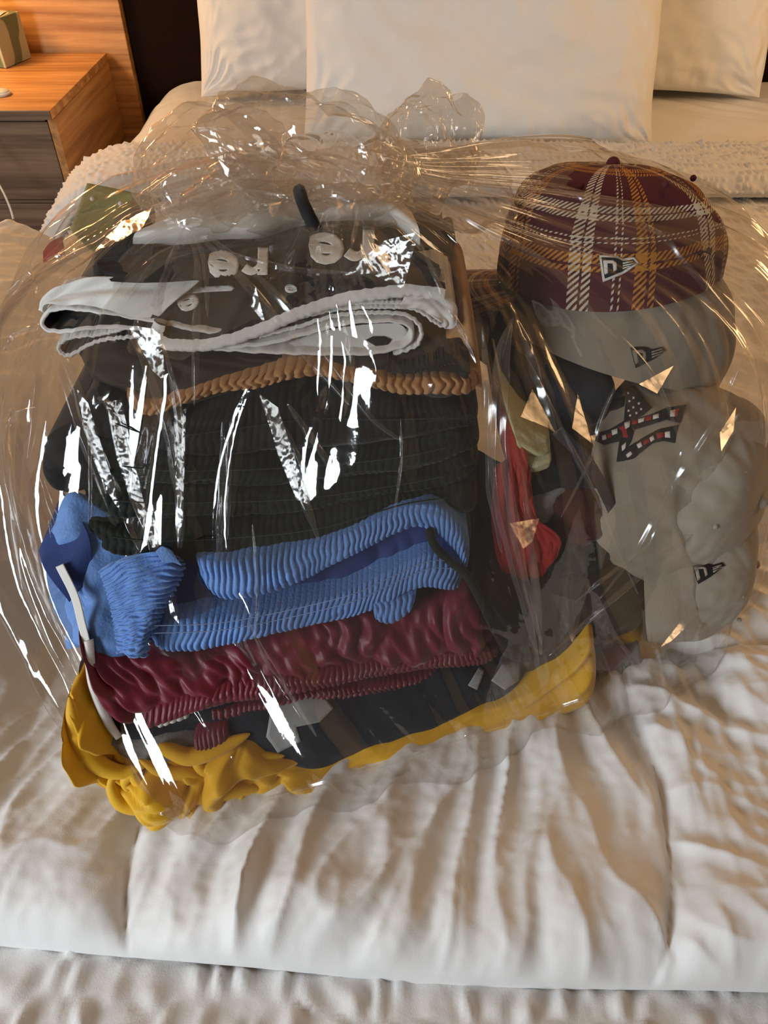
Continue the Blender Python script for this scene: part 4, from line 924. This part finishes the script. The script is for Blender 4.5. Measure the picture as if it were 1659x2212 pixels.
CR = [([(335, 450), (250, 500), (180, 540), (98, 562)], .006, .005), ([(350, 372), (362, 350), (410, 292), (440, 276), (520, 286)], .003, .003, 0), ([(352, 385), (354, 410), (372, 455)], .004, .004, 0),
      ([(555, 245), (562, 222), (590, 204), (650, 232)], .003, .003, 0), ([(650, 232), (740, 228), (800, 270), (850, 312), (892, 380)], .003, .003, 0),
      ([(838, 262), (852, 222), (900, 236), (960, 292), (1000, 345), (1045, 400)], .003, .003, 0),
      ([(400, 480), (372, 560), (350, 620), (345, 678)], .004, .005), ([(335, 560), (310, 600), (275, 650)], .003, .004), ([(405, 490), (440, 560), (450, 690)], .003, .003),
      ([(410, 490), (520, 600), (620, 720), (760, 880)], .005, .003), ([(415, 485), (560, 600), (700, 760), (800, 900), (880, 960)], .004, .003),
      ([(400, 500), (425, 560), (425, 700), (420, 880)], .004, .003),
      ([(90, 700), (130, 800), (165, 900), (200, 1000), (245, 1120), (300, 1250)], .005, .006), ([(110, 720), (160, 820), (190, 920), (240, 1040), (310, 1200)], .006, .008),
      ([(205, 860), (235, 870), (262, 960), (300, 1080), (350, 1230), (385, 1330)], .008, .010), ([(190, 900), (195, 1020), (193, 1150)], .002, .003),
      ([(82, 1010), (120, 1120), (180, 1262)], .003, .005), ([(105, 1120), (125, 1200), (178, 1300), (190, 1330)], .003, .004), ([(100, 1180), (150, 1250), (330, 1420), (420, 1520)], .005, .004),
      ([(275, 705), (320, 800), (360, 920), (385, 1050), (390, 1190)], .007, .008), ([(345, 710), (372, 820), (392, 960), (384, 1190)], .004, .006),
      ([(480, 905), (482, 1050), (478, 1180), (482, 1300)], .004, .006), ([(500, 900), (495, 1040), (490, 1170)], .003, .005),
      ([(560, 850), (600, 930), (640, 1030), (690, 1170)], .006, .007), ([(585, 870), (650, 1000), (668, 1080)], .003, .004), ([(545, 1130), (555, 1260), (552, 1380)], .002, .003),
      ([(865, 900), (866, 1000), (850, 1120)], .002, .003), ([(905, 520), (960, 640), (1000, 720), (1030, 790)], .003, .005), ([(620, 870), (690, 970), (735, 1040)], .004, .005),
      ([(1112, 682), (1140, 760), (1170, 850), (1202, 940)], .006, .007), ([(1110, 680), (1075, 780), (1070, 950), (1090, 1120), (1130, 1290), (1165, 1440)], .008, .008),
      ([(1105, 690), (1092, 800), (1088, 960), (1110, 1130), (1145, 1300), (1172, 1400)], .006, .007), ([(1040, 700), (1055, 860), (1060, 1050), (1085, 1200)], .005, .005), ([(1125, 1000), (1140, 1150), (1160, 1300), (1168, 1420)], .005, .006),
      ([(880, 400), (1000, 470), (1180, 570), (1290, 690), (1395, 790), (1440, 870), (1472, 968)], .004, .004), ([(470, 540), (620, 580), (760, 590)], .003, .003),
      ([(1180, 400), (1300, 450), (1430, 510), (1470, 560), (1560, 660), (1615, 735)], .004, .004), ([(1000, 380), (1180, 385), (1350, 420), (1440, 470)], .004, .003),
      ([(1618, 740), (1570, 850), (1525, 940), (1450, 1050), (1380, 1180), (1290, 1300)], .004, .004), ([(1640, 950), (1590, 1050), (1480, 1160), (1350, 1270), (1180, 1420)], .005, .005),
      ([(1625, 760), (1640, 850), (1645, 950)], .003, .003), ([(1410, 1170), (1330, 1230), (1240, 1300)], .003, .004), ([(1350, 790), (1300, 900), (1270, 1000), (1210, 1120)], .003, .003),
      ([(1130, 760), (1200, 900), (1290, 1080), (1340, 1200), (1380, 1290)], .003, .003), ([(1472, 970), (1450, 1060), (1400, 1180)], .003, .003), ([(1475, 965), (1560, 930), (1600, 890)], .003, .003),
      ([(0, 650), (45, 610), (100, 565)], .003, .004), ([(5, 760), (40, 720), (90, 700)], .003, .004), ([(10, 930), (40, 890), (80, 880)], .002, .003), ([(30, 1060), (60, 1180), (110, 1330)], .004, .004), ([(70, 560), (85, 720), (75, 900), (60, 1000)], .004, .004),
      ([(500, 300), (560, 330), (640, 340), (720, 330)], .003, .003, 0), ([(400, 330), (470, 320), (520, 350), (600, 420)], .003, .003, 0), ([(780, 300), (790, 360), (760, 420)], .003, .003, 0),
      ([(560, 420), (640, 430), (700, 400), (760, 430)], .003, .003, 0), ([(700, 420), (770, 440), (760, 540)], .003, .004, 0), ([(620, 460), (690, 430), (770, 437)], .002, .003, 0), ([(940, 300), (960, 350), (1000, 370), (1040, 420)], .003, .003, 0),
      ([(170, 1600), (215, 1690), (300, 1745), (400, 1762)], .003, .003), ([(560, 1725), (700, 1690), (850, 1645), (1010, 1592)], .003, .002), ([(1000, 1590), (1150, 1545), (1290, 1500)], .004, .003)]
for k_, cr_ in enumerate(CR): crease(cr_[0], cr_[1]*.8, cr_[2]*.8, not (len(cr_) > 3), seed=k_*3)
PN = [([(1192, 1283), (1262, 1300), (1238, 1392)], 'R'), ([(1248, 850), (1236, 925), (1280, 958)], 'R'), ([(1380, 830), (1455, 790), (1420, 850)], 'R'),
      ([(1335, 1098), (1372, 1078), (1398, 1120), (1358, 1130)], 'R'), ([(1380, 1180), (1415, 1158), (1420, 1185), (1378, 1196)], 'R'), ([(1100, 1130), (1165, 1120), (1150, 1170), (1130, 1185)], 'R'),
      ([(1425, 1400), (1480, 1330), (1520, 1270), (1556, 1228), (1520, 1320), (1450, 1385)], 'R'), ([(1555, 935), (1590, 880), (1585, 930), (1558, 975)], 'R'), ([(1580, 930), (1600, 960), (1640, 1010), (1610, 1020), (1585, 980)], 'R'),
      ([(1125, 900), (1150, 840), (1200, 935), (1185, 925)], 'R'), ([(330, 448), (262, 480), (205, 540), (260, 520), (310, 490)], 'L'), ([(340, 580), (325, 660), (348, 680), (362, 600)], 'L'),
      ([(905, 500), (870, 625), (800, 590), (738, 597), (830, 520)], 'W'), ([(560, 850), (600, 880), (640, 1000), (668, 1090), (640, 1080), (600, 980)], 'W'),
      ([(228, 870), (262, 862), (300, 1040), (320, 1130), (285, 1090), (250, 980)], 'W'), ([(165, 840), (190, 870), (240, 1030), (262, 1110), (225, 1050), (190, 960)], 'W'),
      ([(276, 702), (345, 712), (360, 830), (330, 800)], 'W'), ([(375, 900), (402, 880), (395, 1120), (384, 1190)], 'W'), ([(340, 1200), (310, 1150), (290, 1080), (330, 1120), (370, 1330), (388, 1350)], 'W'),
      ([(552, 620), (575, 700), (540, 660)], 'W'), ([(352, 395), (372, 440), (358, 425)], 'W', 0), ([(385, 490), (412, 498), (380, 470)], 'W', 0), ([(770, 290), (800, 340), (775, 330)], 'W', 0), ([(720, 440), (768, 438), (752, 470), (735, 460)], 'L', 0), ([(560, 445), (610, 435), (590, 470)], 'L', 0),
      ([(640, 560), (760, 440), (700, 470)], 'L', 0)][:-1]
for k_, pn_ in enumerate(PN): panel(pn_[0], pn_[1], len(pn_) < 3, seed=400+k_*3)
